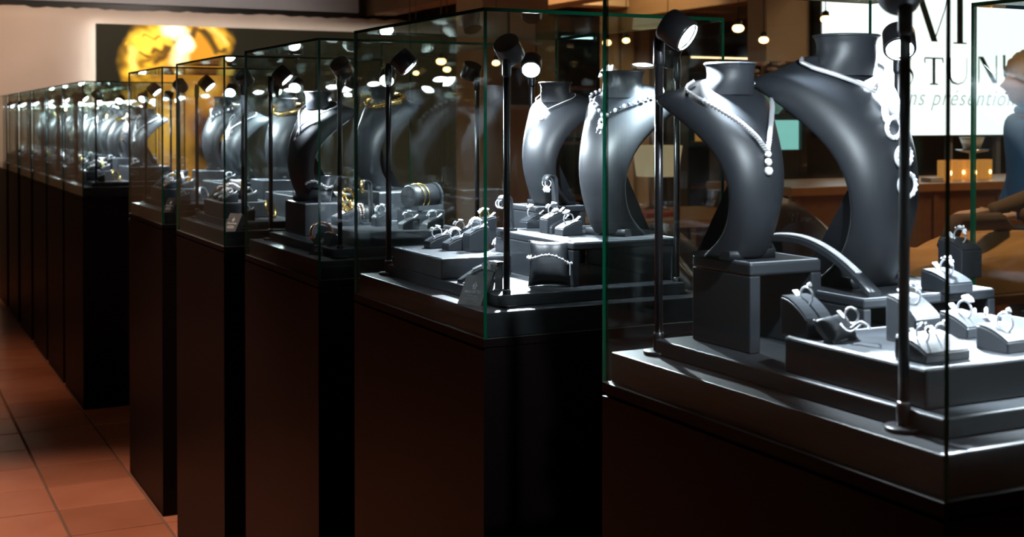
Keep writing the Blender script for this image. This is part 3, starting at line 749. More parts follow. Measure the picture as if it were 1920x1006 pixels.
# ================================================================== case 1 (nearest)
c1 = 'in the nearest case'
xx = 0.097
bench(xx, 0.215, 1.335, 1.465, ZS, ZS + .118, 'tall black n-shaped bench under the left bust in the nearest case', th=.017)
block('riser', .064, .437, .993, 1.225, ZS, ZS + .043, 'low wide black riser carrying the rings, front of the nearest case', stitch=True)
bench(.205, .437, 1.243, 1.500, ZS, ZS + .076, 'low black bench with white stitching behind the front riser in the nearest case', th=.013)
z1 = ZS + .118; H1 = .262
p = Vector((.130, 1.412, z1))
bust(p, H1, math.radians(3), 'black leatherette bust with a white stone V-necklace, left one in nearest case')
necklace(p, H1, math.radians(3), 'tennis', 'white stone V-necklace with drop pendant on the left bust in nearest case')
z2 = ZS + .076; H2 = .345
p = Vector((.306, 1.376, z2))
bust(p, H2, math.radians(3), 'larger black bust wearing linked rings, right one in nearest case')
necklace(p, H2, math.radians(3), 'rings', 'silver necklace with a long drop of linked rings on the right bust in nearest case')
zr = ZS + .043
def P3(px, py, z): q = at(px, py, z); return (q.x, q.y, z)
ring_on(P3(1512, 628, zr), .05, 'left of the bow pillow', 'solitaire', c1, d=.046, h0=.022, h1=.045, w_=.042)
ring_on(P3(1712, 640, zr), .05, 'tall and behind the lamp pole', 'cluster', c1, d=.046, h0=.030, h1=.052, w_=.042)
q = P3(1748, 672, zr); ring_stand(q, .05, 'wide black sloped stand holding two rings at the front corner of nearest case', .068, .045, .010, .024)
ring((q[0] - .014, q[1], zr + .022), .05, 'cluster', 'left silver ring of the two on the wide front stand', .35)
ring((q[0] + .016, q[1] + .002, zr + .022), .05, 'solitaire', 'right silver ring of the two on the wide front stand', .35)
ring_on(P3(1808, 628, zr), .05, 'behind the wide stand', 'flower', c1, w_=.04)
ring_on(P3(1884, 655, zr), .05, 'at the right frame edge', 'solitaire', c1, w_=.044)
q = P3(1838, 608, zr); block('earring_block', q[0] - .02, q[0] + .02, q[1] - .018, q[1] + .018, zr, zr + .012, 'small flat black block holding stud earrings in nearest case', 'earring stand')
pair_earrings((q[0], q[1], zr + .0165), 0, 'pair of stud earrings on the small flat block in nearest case', style='stud', gap=.02)
ring_on(P3(1775, 545, z2), .05, 'at the front of the stitched bench', 'cluster', c1, w_=.044, d=.05)
q = P3(1795, 520, z2); q = (q[0] + .01, q[1] + .005, z2)
ring_on(q, .05, 'at the rear of the stitched bench', 'cluster', c1, w_=.042, lift=.028)
# bow pillow
q = P3(1604, 642, zr)
cushion(q, .35, 'small pinched black pillow with a slim silver bracelet, front of nearest case', .056, .036, .012, .8)
bracelet_round((q[0], q[1], zr), .35 + PI / 2, 0.0, .034, .014, 'slim silver bracelet round the pinched pillow in nearest case', r=.0012, zc=.019)
ring((q[0] - .006, q[1], zr + .026), .3, 'line', 'slim silver ring standing on the pinched pillow in nearest case', .2)
# long strap ramp
e0 = at(1482, 470, z2 + .062); e1 = at(1700, 560, z2 + .008)
rt, top, rz = strap_ramp((.232, 1.47, z2 + .060), (.232, 1.252, z2 + .007), .020, 'long arched black strap with a diamond bracelet beside the right bust in nearest case', hump=.012, th=.007)
strap_bracelet(rt, top, .03, .86, 'long white diamond bracelet on the arched strap in nearest case', .009, rows=3)
bx('rear_block', (-.0, .02, -.009, .009, -.060, -.006), M['leather'], rt)

# ================================================================== case 2
c2 = 'in the second case'
block('riser', .050, .200, 2.226, 2.478, ZS, ZS + .040, 'low black riser with a row of ring stands, left side of second case', stitch=True)
bench(.223, .452, 2.024, 2.345, ZS, ZS + .080, 'wide black bench with white stitching under the large bust in second case', th=.014)
bench(.322, .440, 2.352, 2.470, ZS, ZS + .122, 'small high black bench behind, carrying the small bust in second case', th=.012)
p = Vector(P3(1030, 390, ZS + .122)) + Vector((.012, .03, 0)); p = Vector((.392, 2.412, ZS + .122))
r2 = math.radians(-68)
bust(p, .262, r2, 'small black bust with a fine pendant necklace at the rear of second case')
necklace(p, .262, r2, 'pendant', 'fine silver necklace with a small round pendant on the small bust of second case')
p = Vector((.392, 2.140, ZS + .080))
bust(p, .318, r2, 'large black bust with a bead necklace on the wide bench of second case')
necklace(p, .318, r2, 'beads', 'dark and silver bead necklace with a looped drop on the large bust of second case')
zr = ZS + .040; fx = -PI / 2
ring_on(P3(819, 464, zr), fx, 'leftmost on the low riser', 'cluster', c2)
ring_on(P3(853, 468, zr), fx, 'second from left on the low riser', 'dome', c2)
ring_on(P3(892, 470, zr), fx, 'tall and third on the low riser', 'dome', c2, h0=.034, h1=.048)
ring_on(P3(908, 456, zr), fx, 'tall rear one on the low riser', 'gold', c2, h0=.042, h1=.056)
ring_on(P3(862, 450, zr), fx, 'rear middle one on the low riser', 'cluster', c2)
zb = ZS + .080
ring_on(P3(998, 426, zb), fx, 'leftmost on the wide bench', 'flower', c2)
ring_on(P3(1045, 436, zb), fx, 'front centre of the wide bench', 'flower', c2)
ring_on(P3(1066, 440, zb), fx, 'front right on the wide bench', 'flower', c2)
ring_on((.297, 2.235, zb), fx, 'raised and behind on the wide bench', 'cluster', c2, h0=.026, h1=.040)
q = (.335, 2.310, zb)
earring_stand(q, fx, 'tall black curled earring stand beside the large bust', h=.112)
pair_earrings((q[0] - .012, q[1], zb + .094), fx, 'pair of drop earrings on the tall curled stand beside the large bust', style='drop')
q = P3(950, 432, zb); q = (q[0], q[1], zb)
earring_stand(q, fx, 'black curled earring stand at the left end of the wide bench', h=.072)
pair_earrings((q[0] - .014, q[1], zb + .054), fx, 'pair of small hoop earrings on the curled stand at the bench end', style='hoop')
ring_on(P3(936, 500, ZS + .0), fx, 'lifted beside the lamp pole', 'dome', c2, h0=.026, h1=.042)
q = P3(921, 545, ZS); q = (q[0], q[1], ZS)
tt = thing('earring_stand', 'leaning black earring plate left of the front lamp pole', 'earring stand', q, fx + .2)
b = MB(); b.prism([(-.020, 0), (-.016, 0), (.006, .048), (.020, .050), (.020, .052), (.003, .052)], -.014, .014); ob('plate', b.mesh('plate', [M['leather']]), tt)
b = MB(); b.box(-.012, .012, -.02, .018, 0, .002); b.prism([(.016, 0), (.018, 0), (.018, .050), (.016, .050)], -.010, .010); ob('support', b.mesh('support', [M['leather']]), tt)
pair_earrings((q[0] - .004, q[1] - .002, ZS + .044), fx + .2, 'pair of knotted silver earrings on the leaning plate', style='knot', R=.0085, gap=.019)
# pillow with bracelet
q = P3(1026, 540, ZS); q = (q[0] + .008, q[1] + .004, ZS + .001)
rp = math.radians(-28)
cushion(q, rp, 'black leather pillow with a silver bracelet leaning on the wide bench', .078, .086, .023, .38)
bracelet_round(q, rp, .30, .080, .026, 'silver bead bracelet round the black leather pillow', r=.0026, zc=.047, yo=.018)
o = bx('price_tag', (-.0008, .0008, -.003, .003, -.022, 0), M['tag'], [x for x in bpy.data.objects if x.name.startswith('bracelet') and x.get('label', '').startswith('silver bead bracelet round')][0], loc=(.036, .0, .044))
# straps
a0 = at(862, 528, ZS + .003); a1 = at(1003, 482, ZS + .028)
rt, top, rz = strap_ramp((a0.x, a0.y, ZS + .0065), (a0.x + .075, a0.y + .012, ZS + .030), .016, 'short arched black strap behind the name card in second case', hump=.006, th=.006)
strap_bracelet(rt, top, .40, 1.0, 'silver stone bracelet on the short strap behind the name card', .006, rows=2)
s0 = P3(965, 498, ZS + .0)
rt, top, rz = strap_ramp((s0[0], s0[1], ZS + .030), (s0[0] + .07, s0[1] - .005, ZS + .034), .030, 'long low black strap left of the leather pillow', hump=.004, th=.008)
strap_bracelet(rt, top, .0, .95, 'slim silver bracelet on the low strap left of the leather pillow', .005, rows=1)
bx('rear_block', (.0, .068, -.012, .012, -.030, -.004), M['leather'], rt)
sign_card(P3(884, 570, ZP), math.radians(-62), c2, 1.22)

# ================================================================== case 3
c3 = 'in the third case'
block('riser', .118, .400, 2.872, 3.185, ZS, ZS + .035, 'wide low black riser at the front of third case', stitch=True)
block('riser', .300, .437, 3.215, 3.395, ZS, ZS + .110, 'tall black riser at the rear right of third case', stitch=True)
block('riser', .095, .235, 3.215, 3.395, ZS, ZS + .085, 'raised black riser at the rear left of third case', stitch=True)
z3 = ZS + .110
p = Vector((.350, 3.335, z3))
bust(p, .285, r2, 'black bust with a broad gold collar at the rear right of third case')
necklace(p, .285, r2, 'goldband', 'broad textured gold collar on the bust of third case')
p = Vector((.165, 3.345, ZS + .085))
bust(p, .295, r2, 'black bust with a silver lariat at the rear left of third case')
necklace(p, .295, r2, 'lariat', 'silver lariat with two drops on the rear left bust of third case')
zt = ZS + .035
q = (.345, 3.03, zt)
block('riser', .300, .392, 2.985, 3.085, zt, zt + .040, 'small cube riser under the big bangle roll in third case')
bangle_roll((.345, 3.035, zt + .040), math.radians(20), 'big black bangle roll with two gold bangles in third case', .032, .085)
for k, dx in enumerate((-.018, -.002)):
    bangle((.345 + dx * .94, 3.035 + dx * .34, zt + .040 + .032), (PI / 2, 0, math.radians(110)), .0375, .0018, 'gold', '%s slim gold bangle on the big roll in third case' % ('left' if k == 0 else 'right'))
q = P3(678, 418, zt)
bangle_roll(q, math.radians(-5), 'small black roll with stacked bangles on the front riser of third case', .024, .055)
for k, dx in enumerate((-.018, -.010, -.001)):
    bangle((q[0] + dx, q[1], zt + .024), (PI / 2, 0, math.radians(85)), .0285, .0026, ['silver', 'rose', 'rose'][k], '%s stone-set bangle on the small roll in third case' % ['leftmost', 'middle', 'rightmost'][k], stones=30)
q = P3(660, 392, zt); bangle((q[0], q[1] + .03, zt + .034), (1.25, .3, .5), .027, .005, 'gold', 'thick gold cuff leaning behind the small roll', stones=20, flat=(1.6, .6))
q = (.170, 3.115, zt)
ring_stand((q[0], q[1], zt), fx, 'black sloped stand under the gold leaf bangle in third case', .05, .06, .02, .036)
bangle((q[0], q[1], zt + .056), (.9, .7, .3), .022, .006, 'gold', 'flared gold leaf bangle on a sloped stand in third case', gap=1.0, stones=26, flat=(1.8, .5))
q = at(712, 352, zt); q = Vector((.225, 3.10, zt))
earring_stand((q.x, q.y, zt), fx, 'tall slim stand for the gold hoop in third case', h=.115)
bangle((q.x - .014, q.y, zt + .098), (PI / 2, 0, 1.1), .016, .003, 'gold', 'knobbly gold hoop earring on the tall slim stand', stones=22, name='hoop_earring')
ring_on((.27, 2.93, zt), fx, 'right of the small roll', 'cluster', c3); ring_on((.33, 2.92, zt), fx, 'front right on the riser', 'dome', c3); ring_on((.24, 3.04, zt), fx, 'middle of the riser', 'cluster', c3, lift=.01)
q = P3(615, 415, ZS)
bangle((.085, 3.05, ZS + .022), (1.35, 0, .2), .030, .006, 'rose', 'wide pale rose bangle lying behind the riser in third case', flat=(1.4, .5))
ring_on((.080, 2.985, ZS), fx, 'at the left end of the board', 'rose', c3, h0=.008, h1=.010)
sign_card(P3(598, 478, ZP), math.radians(-62), c3, 1.3)
# rear pillow
cushion((.135, 3.255, ZS + .086), math.radians(-50), 'grey sheen pillow with a pearl bracelet, rear left of third case', .07, .08, .02, .5)
bracelet_round((.135, 3.255, ZS + .086), math.radians(-50), .3, .074, .026, 'pearl bracelet on the rear pillow of third case', r=.0032, zc=.045, yo=.02, mat='silver')

# ================================================================== cases 4 and on
STY = ['scatter', 'goldchain', 'lariat', 'tennis', 'goldband', 'beads']
def fill_case(i):
    y = CY0[i]; cs = 'in the %s case' % ORD[i]; rnd = random.Random(i * 13)
    full = i < 6
    ra, rb = .055, .20
    block('riser', .052, .205, y + .22, y + .47, ZS, ZS + .048, 'low black riser at the left of the %s case' % ORD[i], stitch=full)
    block('riser', .235, .440, y + .08, y + .40, ZS, ZS + .070, 'broad black riser at the right of the %s case' % ORD[i], stitch=full)
    block('riser', .235, .440, y + .42, y + .575, ZS, ZS + .105, 'high black riser at the rear of the %s case' % ORD[i], stitch=full)
    r_ = math.radians(-66 + rnd.uniform(-8, 8))
    H = rnd.choice([.27, .29, .31])
    s1, s2 = STY[i % 6], STY[(i + 3) % 6]
    nm = {'scatter': 'gold and silver cluster necklace', 'goldchain': 'chunky gold chain', 'lariat': 'silver lariat with drops', 'tennis': 'white stone V-necklace', 'goldband': 'broad gold collar', 'beads': 'dark bead necklace'}
    p = Vector((.335, y + .505, ZS + .105)); bust(p, H, r_, 'black bust wearing a %s at the rear of the %s case' % (nm[s1], ORD[i])); necklace(p, H, r_, s1, '%s on the rear bust of the %s case' % (nm[s1], ORD[i]))
    p = Vector((.345, y + .235, ZS + .070)); bust(p, .29, r_, 'black bust wearing a %s at the middle of the %s case' % (nm[s2], ORD[i])); necklace(p, .29, r_, s2, '%s on the middle bust of the %s case' % (nm[s2], ORD[i]))
    slots = [(.085, .26, 'front of the left riser'), (.085, .31, 'second on the left riser'), (.150, .27, 'inner front of the left riser'), (.095, .42, 'far end of the left riser')]
    for k, (x, dy, s) in enumerate(slots if full else slots[:3]):
        ring_on((x, y + dy, ZS + .048), fx, s, ['cluster', 'dome', 'flower', 'gold'][(k + i) % 4], cs, sc=1.1)
    ring_on((.270, y + .12, ZS + .070), fx, 'front of the right riser', 'dome', cs, sc=1.1)
    ring_on((.100, y + .12, ZS), fx, 'on the board by the front lamp', 'cluster', cs, sc=1.1, h0=.016, h1=.032)
    cushion((.125, y + .38, ZS + .049), math.radians(-50 + rnd.uniform(-15, 15)), 'black pillow with a bracelet on the left riser of the %s case' % ORD[i], .062, .07, .018, .45)
    bracelet_round((.125, y + .38, ZS + .049), math.radians(-50), .3, .066, .024, 'stone bracelet on the pillow of the %s case' % ORD[i], r=.003, zc=.04, yo=.018, mat=['gem', 'gold'][i % 2])
    bangle((.185, y + .155, ZS + .030), (1.2, .2, .8), .030, .004, ['gold', 'silver'][i % 2], '%s bangle standing on the board of the %s case' % (['gold', 'silver'][i % 2], ORD[i]), stones=24)
    bangle((.150, y + .345, ZS + .048 + .030), (1.35, .2, 1.3), .028, .005, ['olive', 'gold', 'silver'][i % 3], '%s ring-shaped bangle upright on the left riser of the %s case' % (['olive', 'gold', 'silver'][i % 3], ORD[i]), flat=(1.3, .6))
    rt, top, rz = strap_ramp((.07, y + .52, ZS + .04), (.16, y + .50, ZS + .10), .016, 'raised black strap at the far left of the %s case' % ORD[i], hump=.01)
    strap_bracelet(rt, top, .05, .95, 'bracelet on the raised strap of the %s case' % ORD[i], .007, rows=2, mat=['gem', 'gold'][(i + 1) % 2])
    bx('rear_block', (.02, .08, -.007, .007, -.039, .012), M['leather'], rt)
    if full: sign_card((.030, y + .035, ZP), math.radians(-62), cs, 1.25)
for i in range(4, 12): fill_case(i)

# ================================================================== second row case at right edge
xr, yr = 0.668, 0.867
case(0, xr, yr, 'glass display case of the next row, cut by the right frame edge')
block('riser', xr + .08, xr + .42, yr + .10, yr + .30, ZS, ZS + .03, 'low black riser inside the next-row case', stitch=True)

# ================================================================== background at right
M['white_sign'] = emat('white_backlight', (0.93, 1.0, 0.99), 1.7)
M['sign_ink'] = pm('dark_sign_ink', (0.02, 0.035, 0.035), .5)
M['sign_grey'] = emat('grey_sign_ink', (0.55, 0.66, 0.66), 0.95)
YS = 6.5
sx0, sx1, sz0, sz1 = atY(1543, 250, YS).x, 7.4, atY(1600, 254, YS).z, 2.75
t = thing('light_sign', 'large white illuminated sign with dark serif lettering behind the right busts', 'sign', ((sx0 + sx1) / 2, YS, sz0))
hw = (sx1 - sx0) / 2
bx('housing', (-hw - .012, hw + .012, .012, .10, -.012, sz1 - sz0 + .012), M['black'], t)
bx('light_panel', (-hw, hw, 0, .012, 0, sz1 - sz0), M['white_sign'], t)
bx('bottom_rail', (-hw - .012, hw + .012, -.02, .012, -.014, -.001), M['chrome'], t)
cx = (sx0 + sx1) / 2
def SP(px, py): q = atY(px, py, YS); return (q.x - cx, q.z - sz0)
def stroke(b, p, q, w_):
    (x0, z0), (x1, z1_) = SP(*p), SP(*q); s = (SP(p[0] + w_, p[1])[0] - x0)
    n = b.add([(x0, -.004, z0), (x0 + s, -.004, z0), (x1 + s, -.004, z1_), (x1, -.004, z1_), (x0, -.001, z0), (x0 + s, -.001, z0), (x1 + s, -.001, z1_), (x1, -.001, z1_)])
    for f in ((0, 1, 2, 3), (4, 7, 6, 5), (0, 4, 5, 1), (1, 5, 6, 2), (2, 6, 7, 3), (3, 7, 4, 0)): b.face([n + k for k in f])
def letter(name, strokes, mat=None):
    b = MB()
    for s in strokes: stroke(b, *s)
    ob(name, b.mesh(name, [mat or M['sign_ink']]), t)
letter('letter_m', [((1700, -22), (1700, 78), 2), ((1690, 78), (1690, 81), 22), ((1708, -40), (1746, 78), 12), ((1790, -40), (1750, 78), 2), ((1794, -40), (1794, 80), 11), ((1787, 79), (1787, 82), 25)])
def ribbon(name, pts, ws, mat=None):
    b = MB(); L_ = []
    P_ = [Vector((SP(*p)[0], 0, SP(*p)[1])) for p in pts]; u = SP(1701, 0)[0] - SP(1700, 0)[0]
    fr, bk = [], []
    for k, p in enumerate(P_):
        d = (P_[min(k + 1, len(P_) - 1)] - P_[max(0, k - 1)]).normalized(); n = Vector((-d.z, 0, d.x)) * ws[k] * u / 2
        fr.append([p + n + Vector((0, -.004, 0)), p - n + Vector((0, -.004, 0))])
    b.grid(fr); ob(name, b.mesh(name, [mat or M['sign_ink']], False), t)
import math as _m
S = []; 
for k in range(13): a = math.radians(30 + k * 20); S.append((1700 + 9 * math.cos(a), 118 - 12 * math.sin(a)))
for k in range(1, 13): a = math.radians(90 - k * 20 + 0); S.append((1701 + 10 * math.cos(a), 144 - 13 * math.sin(a)))
ribbon('letter_s', S, [1.2] * 5 + [2, 3.2, 4.6, 5.2, 5.4, 5.4, 5.4, 5.4] + [5.4, 5.0, 4.2, 3.2, 2.2] + [1.4] * 7)
letter('letter_t', [((1748, 108), (1748, 157), 5), ((1733, 107), (1733, 110), 35), ((1732, 110), (1733, 118), 2), ((1766, 110), (1767, 118), 2), ((1743, 156), (1743, 159), 15)])
U = [(1778, 108), (1778, 130), (1779, 145), (1785, 154), (1795, 158), (1806, 154), (1811, 145), (1812, 130), (1812, 108)]
ribbon('letter_u', U, [5, 5, 5, 4, 2, 1.5, 1.5, 1.5, 1.5])
letter('letter_n', [((1834, 106), (1834, 156), 1.6), ((1835, 106), (1861, 156), 8), ((1867, 104), (1867, 156), 1.6)])
ribbon('letter_u', [(x + 104, y - 5) for x, y in U], [5, 5, 5, 4, 2, 1.5, 1.5, 1.5, 1.5])
tx = bpy.data.curves.new('lettering', 'FONT'); tx.body = 'sans présention'; tx.shear = .35; tx.materials.append(M['sign_grey'])
u = SP(1701, 0)[0] - SP(1700, 0)[0]; tx.size = 34 * u; tx.extrude = .0005; tx.space_character = 1.12
q = SP(1690, 197); textmesh(tx, t, (q[0] - 22 * u, -.004, q[1]), (PI / 2, 0, 0))
ob('post', MB().mesh('x', []), t) if False else None
for px in (1590, 1778, 1868):
    q = atY(px, 300, YS + .05); bx('post', (q.x - cx - .02, q.x - cx + .02, .03, .07, -sz0 + .0, -.012), M['grey'], t)
struct(bx('wall_1', (sx0 - .02, 9.8, YS + .35, YS + .45, 0, 3.1), M['walldark']))
struct(bx('trim_12', (sx0 - .38, sx0 - .03, YS + .1, YS + .3, 1.78, 3.1), M['beige']))

# counter
M['oak'] = wood('orange_oak', (0.30, 0.13, 0.04), (0.46, 0.22, 0.075), .4, 2)
M['oak2'] = wood('dark_oak', (0.16, 0.065, 0.022), (0.26, 0.11, 0.035), .45, 2)
M['amber'] = pm('amber_glass', (0.75, 0.38, 0.10), .3, emit=(1.0, .45, .10), estr=.35)
M['flame'] = emat('candle_flame', (1.0, .62, .22), 14)
M['cream'] = pm('cream_ceramic', (.62, .58, .50), .4)
def counter(px0, px1, pytop, Y, ztop, depth, label, legs=True):
    a = atY(px0, pytop, Y); c = atY(px1, pytop, Y)
    t = thing('bar_counter', label, 'counter', ((a.x + c.x) / 2, Y, 0)); h = (c.x - a.x) / 2
    bx('worktop', (-h, h, -.03, depth, ztop - .05, ztop), M['oak'], t, .006); bx('front_panel', (-h + .03, h - .03, 0, .03, 0, ztop - .05), M['oak2'], t)
    bx('back_panel', (-h + .03, h - .03, depth - .04, depth - .01, 0, ztop - .05), M['oak2'], t)
    n = int(2 * h / .5)
    for k in range(n + 1):
        x = -h + .04 + (2 * h - .12) * k / n; bx('stile', (x, x + .04, -.012, 0, 0, ztop - .05), M['oak2'], t)
    return t
YC = 5.5; zc = atY(1640, 346, YC).z
counter(1476, 2200, 346, YC, zc, .75, 'long orange oak bar counter below the white sign')
# candle box on counter
def on_counter(px, dy=.3): q = atY(px, 330, YC + dy); return Vector((q.x, YC + dy, zc))
for k, px in enumerate((1772, 1796, 1818, 1846)):
    q = on_counter(px, .22 + .04 * (k % 2)); t = thing('candle_holder', '%s amber ribbed glass candle holder on the oak counter' % ['leftmost', 'second', 'third', 'rightmost'][k], 'candle holder', q, 0, 'amber candle holders on the counter')
    b = MB(); n = 24
    for zz in (0, .12): b.add([((.042 + .003 * (j % 2)) * math.cos(j * 2 * PI / n), (.042 + .003 * (j % 2)) * math.sin(j * 2 * PI / n), zz) for j in range(n)])
    for j in range(n): b.face((j, (j + 1) % n, n + (j + 1) % n, n + j))
    b.face(list(range(n))); ob('glass', b.mesh('glass', [M['amber']], False), t)
    b = MB(); b.smooth = True; b.lathe([(.018, .002), (.018, .02)], 14); ob('candle', b.mesh('candle', [M['cream']]), t)
    b = MB(); b.ball((0, -.047, .045), .008, 8, (1, .5, 1.5)); ob('flame', b.mesh('flame', [M['flame']]), t)
q = on_counter(1822, .5)
t = thing('cake_stand', 'pale stand with a white bowl on it beside the sign', 'stand', q)
b = MB(); b.smooth = True; b.lathe([(.07, 0), (.02, .015), (.018, .15), (.10, .165), (.105, .175)], 24); ob('stand', b.mesh('stand', [M['chrome']]), t)
t = thing('bowl', 'white tapered bowl standing on the pale stand', 'bowl', q + Vector((0, 0, .175)))
b = MB(); b.smooth = True; b.lathe([(.05, 0), (.075, .075), (.07, .07), (.045, .006)], 24, closed_top=True); ob('body', b.mesh('body', [M['cream']]), t)
b = MB(); b.smooth = True; b.lathe([(.075, .072), (.079, .076), (.075, .079), (.071, .076)], 24, closed_top=False, closed_bot=False); ob('rim', b.mesh('rim', [M['cream']]), t)
q = on_counter(1748, .1)
t = thing('napkin_holder', 'small white napkin block on the counter left of the candles', 'napkins', q)
bx('stack', (-.05, .05, -.04, .04, 0, .025), M['cream'], t); bx('holder', (-.055, .055, -.045, .045, -.0, .004), M['chrome'], t)

# ---- people at the far right
M['skin'] = pm('skin', (.55, .33, .23), .5); M['hair'] = pm('light_brown_hair', (.36, .22, .10), .5, bump=.8, bscale=90)
M['bluecoat'] = pm('blue_jacket', (.02, .13, .42), .7, bump=.4, bscale=30); M['browncoat'] = pm('brown_wool_coat', (.13, .075, .045), .9, bump=.9, bscale=60)
M['trouser'] = pm('dark_trousers', (.02, .02, .03), .8)
def skin_body(name, verts, edges, radii, mat, parent, sub=2):
    me = bpy.data.meshes.new(name); me.from_pydata(verts, edges, []); me.update(); me.materials.append(mat)
    o = ob(name, me, parent); sk = o.modifiers.new('skin', 'SKIN'); sk.use_smooth_shade = True
    sv = me.skin_vertices[0].data
    for k, r in enumerate(radii): sv[k].radius = r if isinstance(r, tuple) else (r, r)
    sv[0].use_root = True
    ss = o.modifiers.new('ss', 'SUBSURF'); ss.levels = sub; ss.render_levels = sub
    return o
def person(loc, rz, label, coat, height=1.70, lean=0.0, armup=False, hairm='hair', scarf=None):
    """front = -Y; body built at height 1.70"""
    t = thing('person', label, 'person', loc, rz); s = height / 1.7; t.scale = (s, s, s)
    L0 = lean
    def ln(y, z): return (y - math.sin(L0) * max(0, z - .9), .9 + (z - .9) * math.cos(L0) if z > .9 else z)
    V = []; E = []; R = []
    def v(x, y, z, r): y2, z2 = ln(y, z); V.append((x, y2, z2)); R.append(r); return len(V) - 1
    pel = v(0, 0, .93, (.155, .12)); wa = v(0, 0, 1.08, (.135, .105)); ch = v(0, 0, 1.27, (.155, .12)); sh = v(0, .01, 1.40, (.12, .09)); E += [(pel, wa), (wa, ch), (ch, sh)]
    for sg in (-1, 1):
        s1 = v(sg * .155, .01, 1.395, .062); 
        if armup: e1 = v(sg * .22, -.16, 1.18, .048); w1 = v(sg * .14, -.38, 1.13, .036); w2 = v(sg * .13, -.42, 1.13, .033)
        else: e1 = v(sg * .23, .03, 1.12, .048); w1 = v(sg * .24, -.06, .90, .036); w2 = v(sg * .24, -.07, .87, .033)
        E += [(sh, s1), (s1, e1), (e1, w1), (w1, w2)]
    skin_body('jacket', V, E, R, coat, t)
    skin_body('trousers', [(0, 0, .92), (-.09, 0, .84), (.09, 0, .84), (-.10, 0, .48), (.10, 0, .48), (-.10, .02, .09), (.10, .02, .09)], [(0, 1), (0, 2), (1, 3), (2, 4), (3, 5), (4, 6)], [(.14, .11), .088, .088, .062, .062, .046, .046], M['trouser'], t)
    for sg in (-1, 1):
        b = MB(); b.smooth = True; b.ball((sg * .10, -.05, .04), .05, 12, (.85, 2.3, .8)); ob('shoe', b.mesh('shoe', [M['black']]), t)
        # hands with fingers
        wy, wz = (ln(-.42, 1.13) if armup else ln(-.07, .87)); wx = sg * (.13 if armup else .24)
        dr = Vector((0, -1, -.1)) if armup else Vector((0, -.2, -1)); dr.normalize()
        hv = [(wx, wy, wz)]; he = []; hr = [(.024, .018)]
        c0 = Vector(hv[0]); p1 = c0 + dr * .05; hv.append(tuple(p1)); hr.append((.034, .015)); he.append((0, 1))
        for f in range(4):
            off = Vector(((f - 1.5) * .019, 0, 0)); ln_ = (.060, .072, .067, .052)[f]
            a = p1 + off + dr * .03; m_ = a + dr * ln_ * .5; e_ = m_ + (dr + Vector((0, .35 if not armup else 0, -.35 if armup else 0))).normalized() * ln_ * .5
            i0 = len(hv); hv += [tuple(a), tuple(m_), tuple(e_)]; hr += [.0095, .0085, .007]; he += [(1, i0), (i0, i0 + 1), (i0 + 1, i0 + 2)]
        a = c0 + dr * .03 + Vector((-sg * .032, -.006, 0)); e_ = a + dr * .035 + Vector((-sg * .014, -.004, 0)); i0 = len(hv); hv += [tuple(a), tuple(e_)]; hr += [.011, .009]; he += [(0, i0), (i0, i0 + 1)]
        skin_body('hand', hv, he, hr, M['skin'], t, 1)
    # head: lathed, shaped
    ny, nz_ = ln(.0, 1.42)
    hy, hz_ = ln(-.02, 1.575)
    b = MB(); b.smooth = True; b.tube([(0, ny + .01, nz_ - .03), (0, ny, nz_ + .04), (0, hy + .02, hz_ - .05)], [.062, .052, .055], 14); ob('neck', b.mesh('neck', [M['skin']]), t)
    b = MB(); b.smooth = True; n = 24; rows = []
    for j in range(17):
        a = PI * j / 16; zz = math.cos(a); r = math.sin(a) ** .85
        row = []
        for k in range(n + 1):
            f = 2 * PI * k / n; x = r * math.sin(f) * .076; y = -r * math.cos(f) * .096; z = zz * .118
            if z < -.02: x *= 1 + (z + .02) * 3.0; y = y * (1 + (z + .02) * 1.6) - (.012 if y < 0 else 0)
            fr = max(0, math.cos(f)) ** 22 * r
            if -.035 < z < .03: y -= fr * .030 * (1 - (z + .035) / .065)         # nose
            if -.062 < z < -.046: y -= max(0, math.cos(f)) ** 8 * .006          # mouth
            if -.105 < z < -.08: y -= max(0, math.cos(f)) ** 6 * .008           # chin
            e = max(0, 1 - abs(abs(x) - .03) / .016) * max(0, 1 - abs(z - .018) / .014) * (1 if y < 0 else 0); y += e * .010
            row.append((x, y + hy, z + hz_))
        rows.append(row)
    b.grid(rows); ob('head', b.mesh('head', [M['skin']]), t)
    for sg in (-1, 1):
        b = MB(); b.smooth = True; b.ball((sg * .030, hy - .078, hz_ + .016), .011, 10); ob('eye', b.mesh('eye', [M['cream']]), t)
        b = MB(); b.smooth = True; b.ball((sg * .077, hy + .012, hz_ - .005), .03, 10, (.3, .6, 1)); ob('ear', b.mesh('ear', [M['skin']]), t)
    b = MB(); b.smooth = True; b.tube([(-.022, hy - .094, hz_ - .056), (0, hy - .099, hz_ - .055), (.022, hy - .094, hz_ - .056)], [.002, .005, .002], 8); ob('mouth', b.mesh('mouth', [pm('lips', (.45, .15, .12), .4)]), t)
    b = MB(); b.smooth = True; rows = []
    for j in range(15):
        a = PI * .80 * j / 14; row = []
        for k in range(n * 2 + 1):
            f = 2 * PI * k / (n * 2); front = max(0, math.cos(f)); cut = a * (1 - .52 * front ** .7)
            r = math.sin(cut); wob = 1 + .04 * math.sin(9 * f + j) + .03 * math.sin(17 * f - j * .7)
            row.append((r * math.sin(f) * .092 * wob, -r * math.cos(f) * .112 * wob + hy + .006, math.cos(cut) * .132 * wob + hz_ + .004))
        rows.append(row)
    b.grid(rows); ob('hair', b.mesh('hair', [M[hairm]]), t)
    b = MB(); b.smooth = True; cy_, cz = ln(.012, 1.445); b.torus((0, cy_, cz), .075, .022, 'z', 20, 8, .9); ob('collar', b.mesh('collar', [coat if scarf is None else scarf]), t)
    return t
yaw = math.atan2(-.893, -.45)   # facing screen left
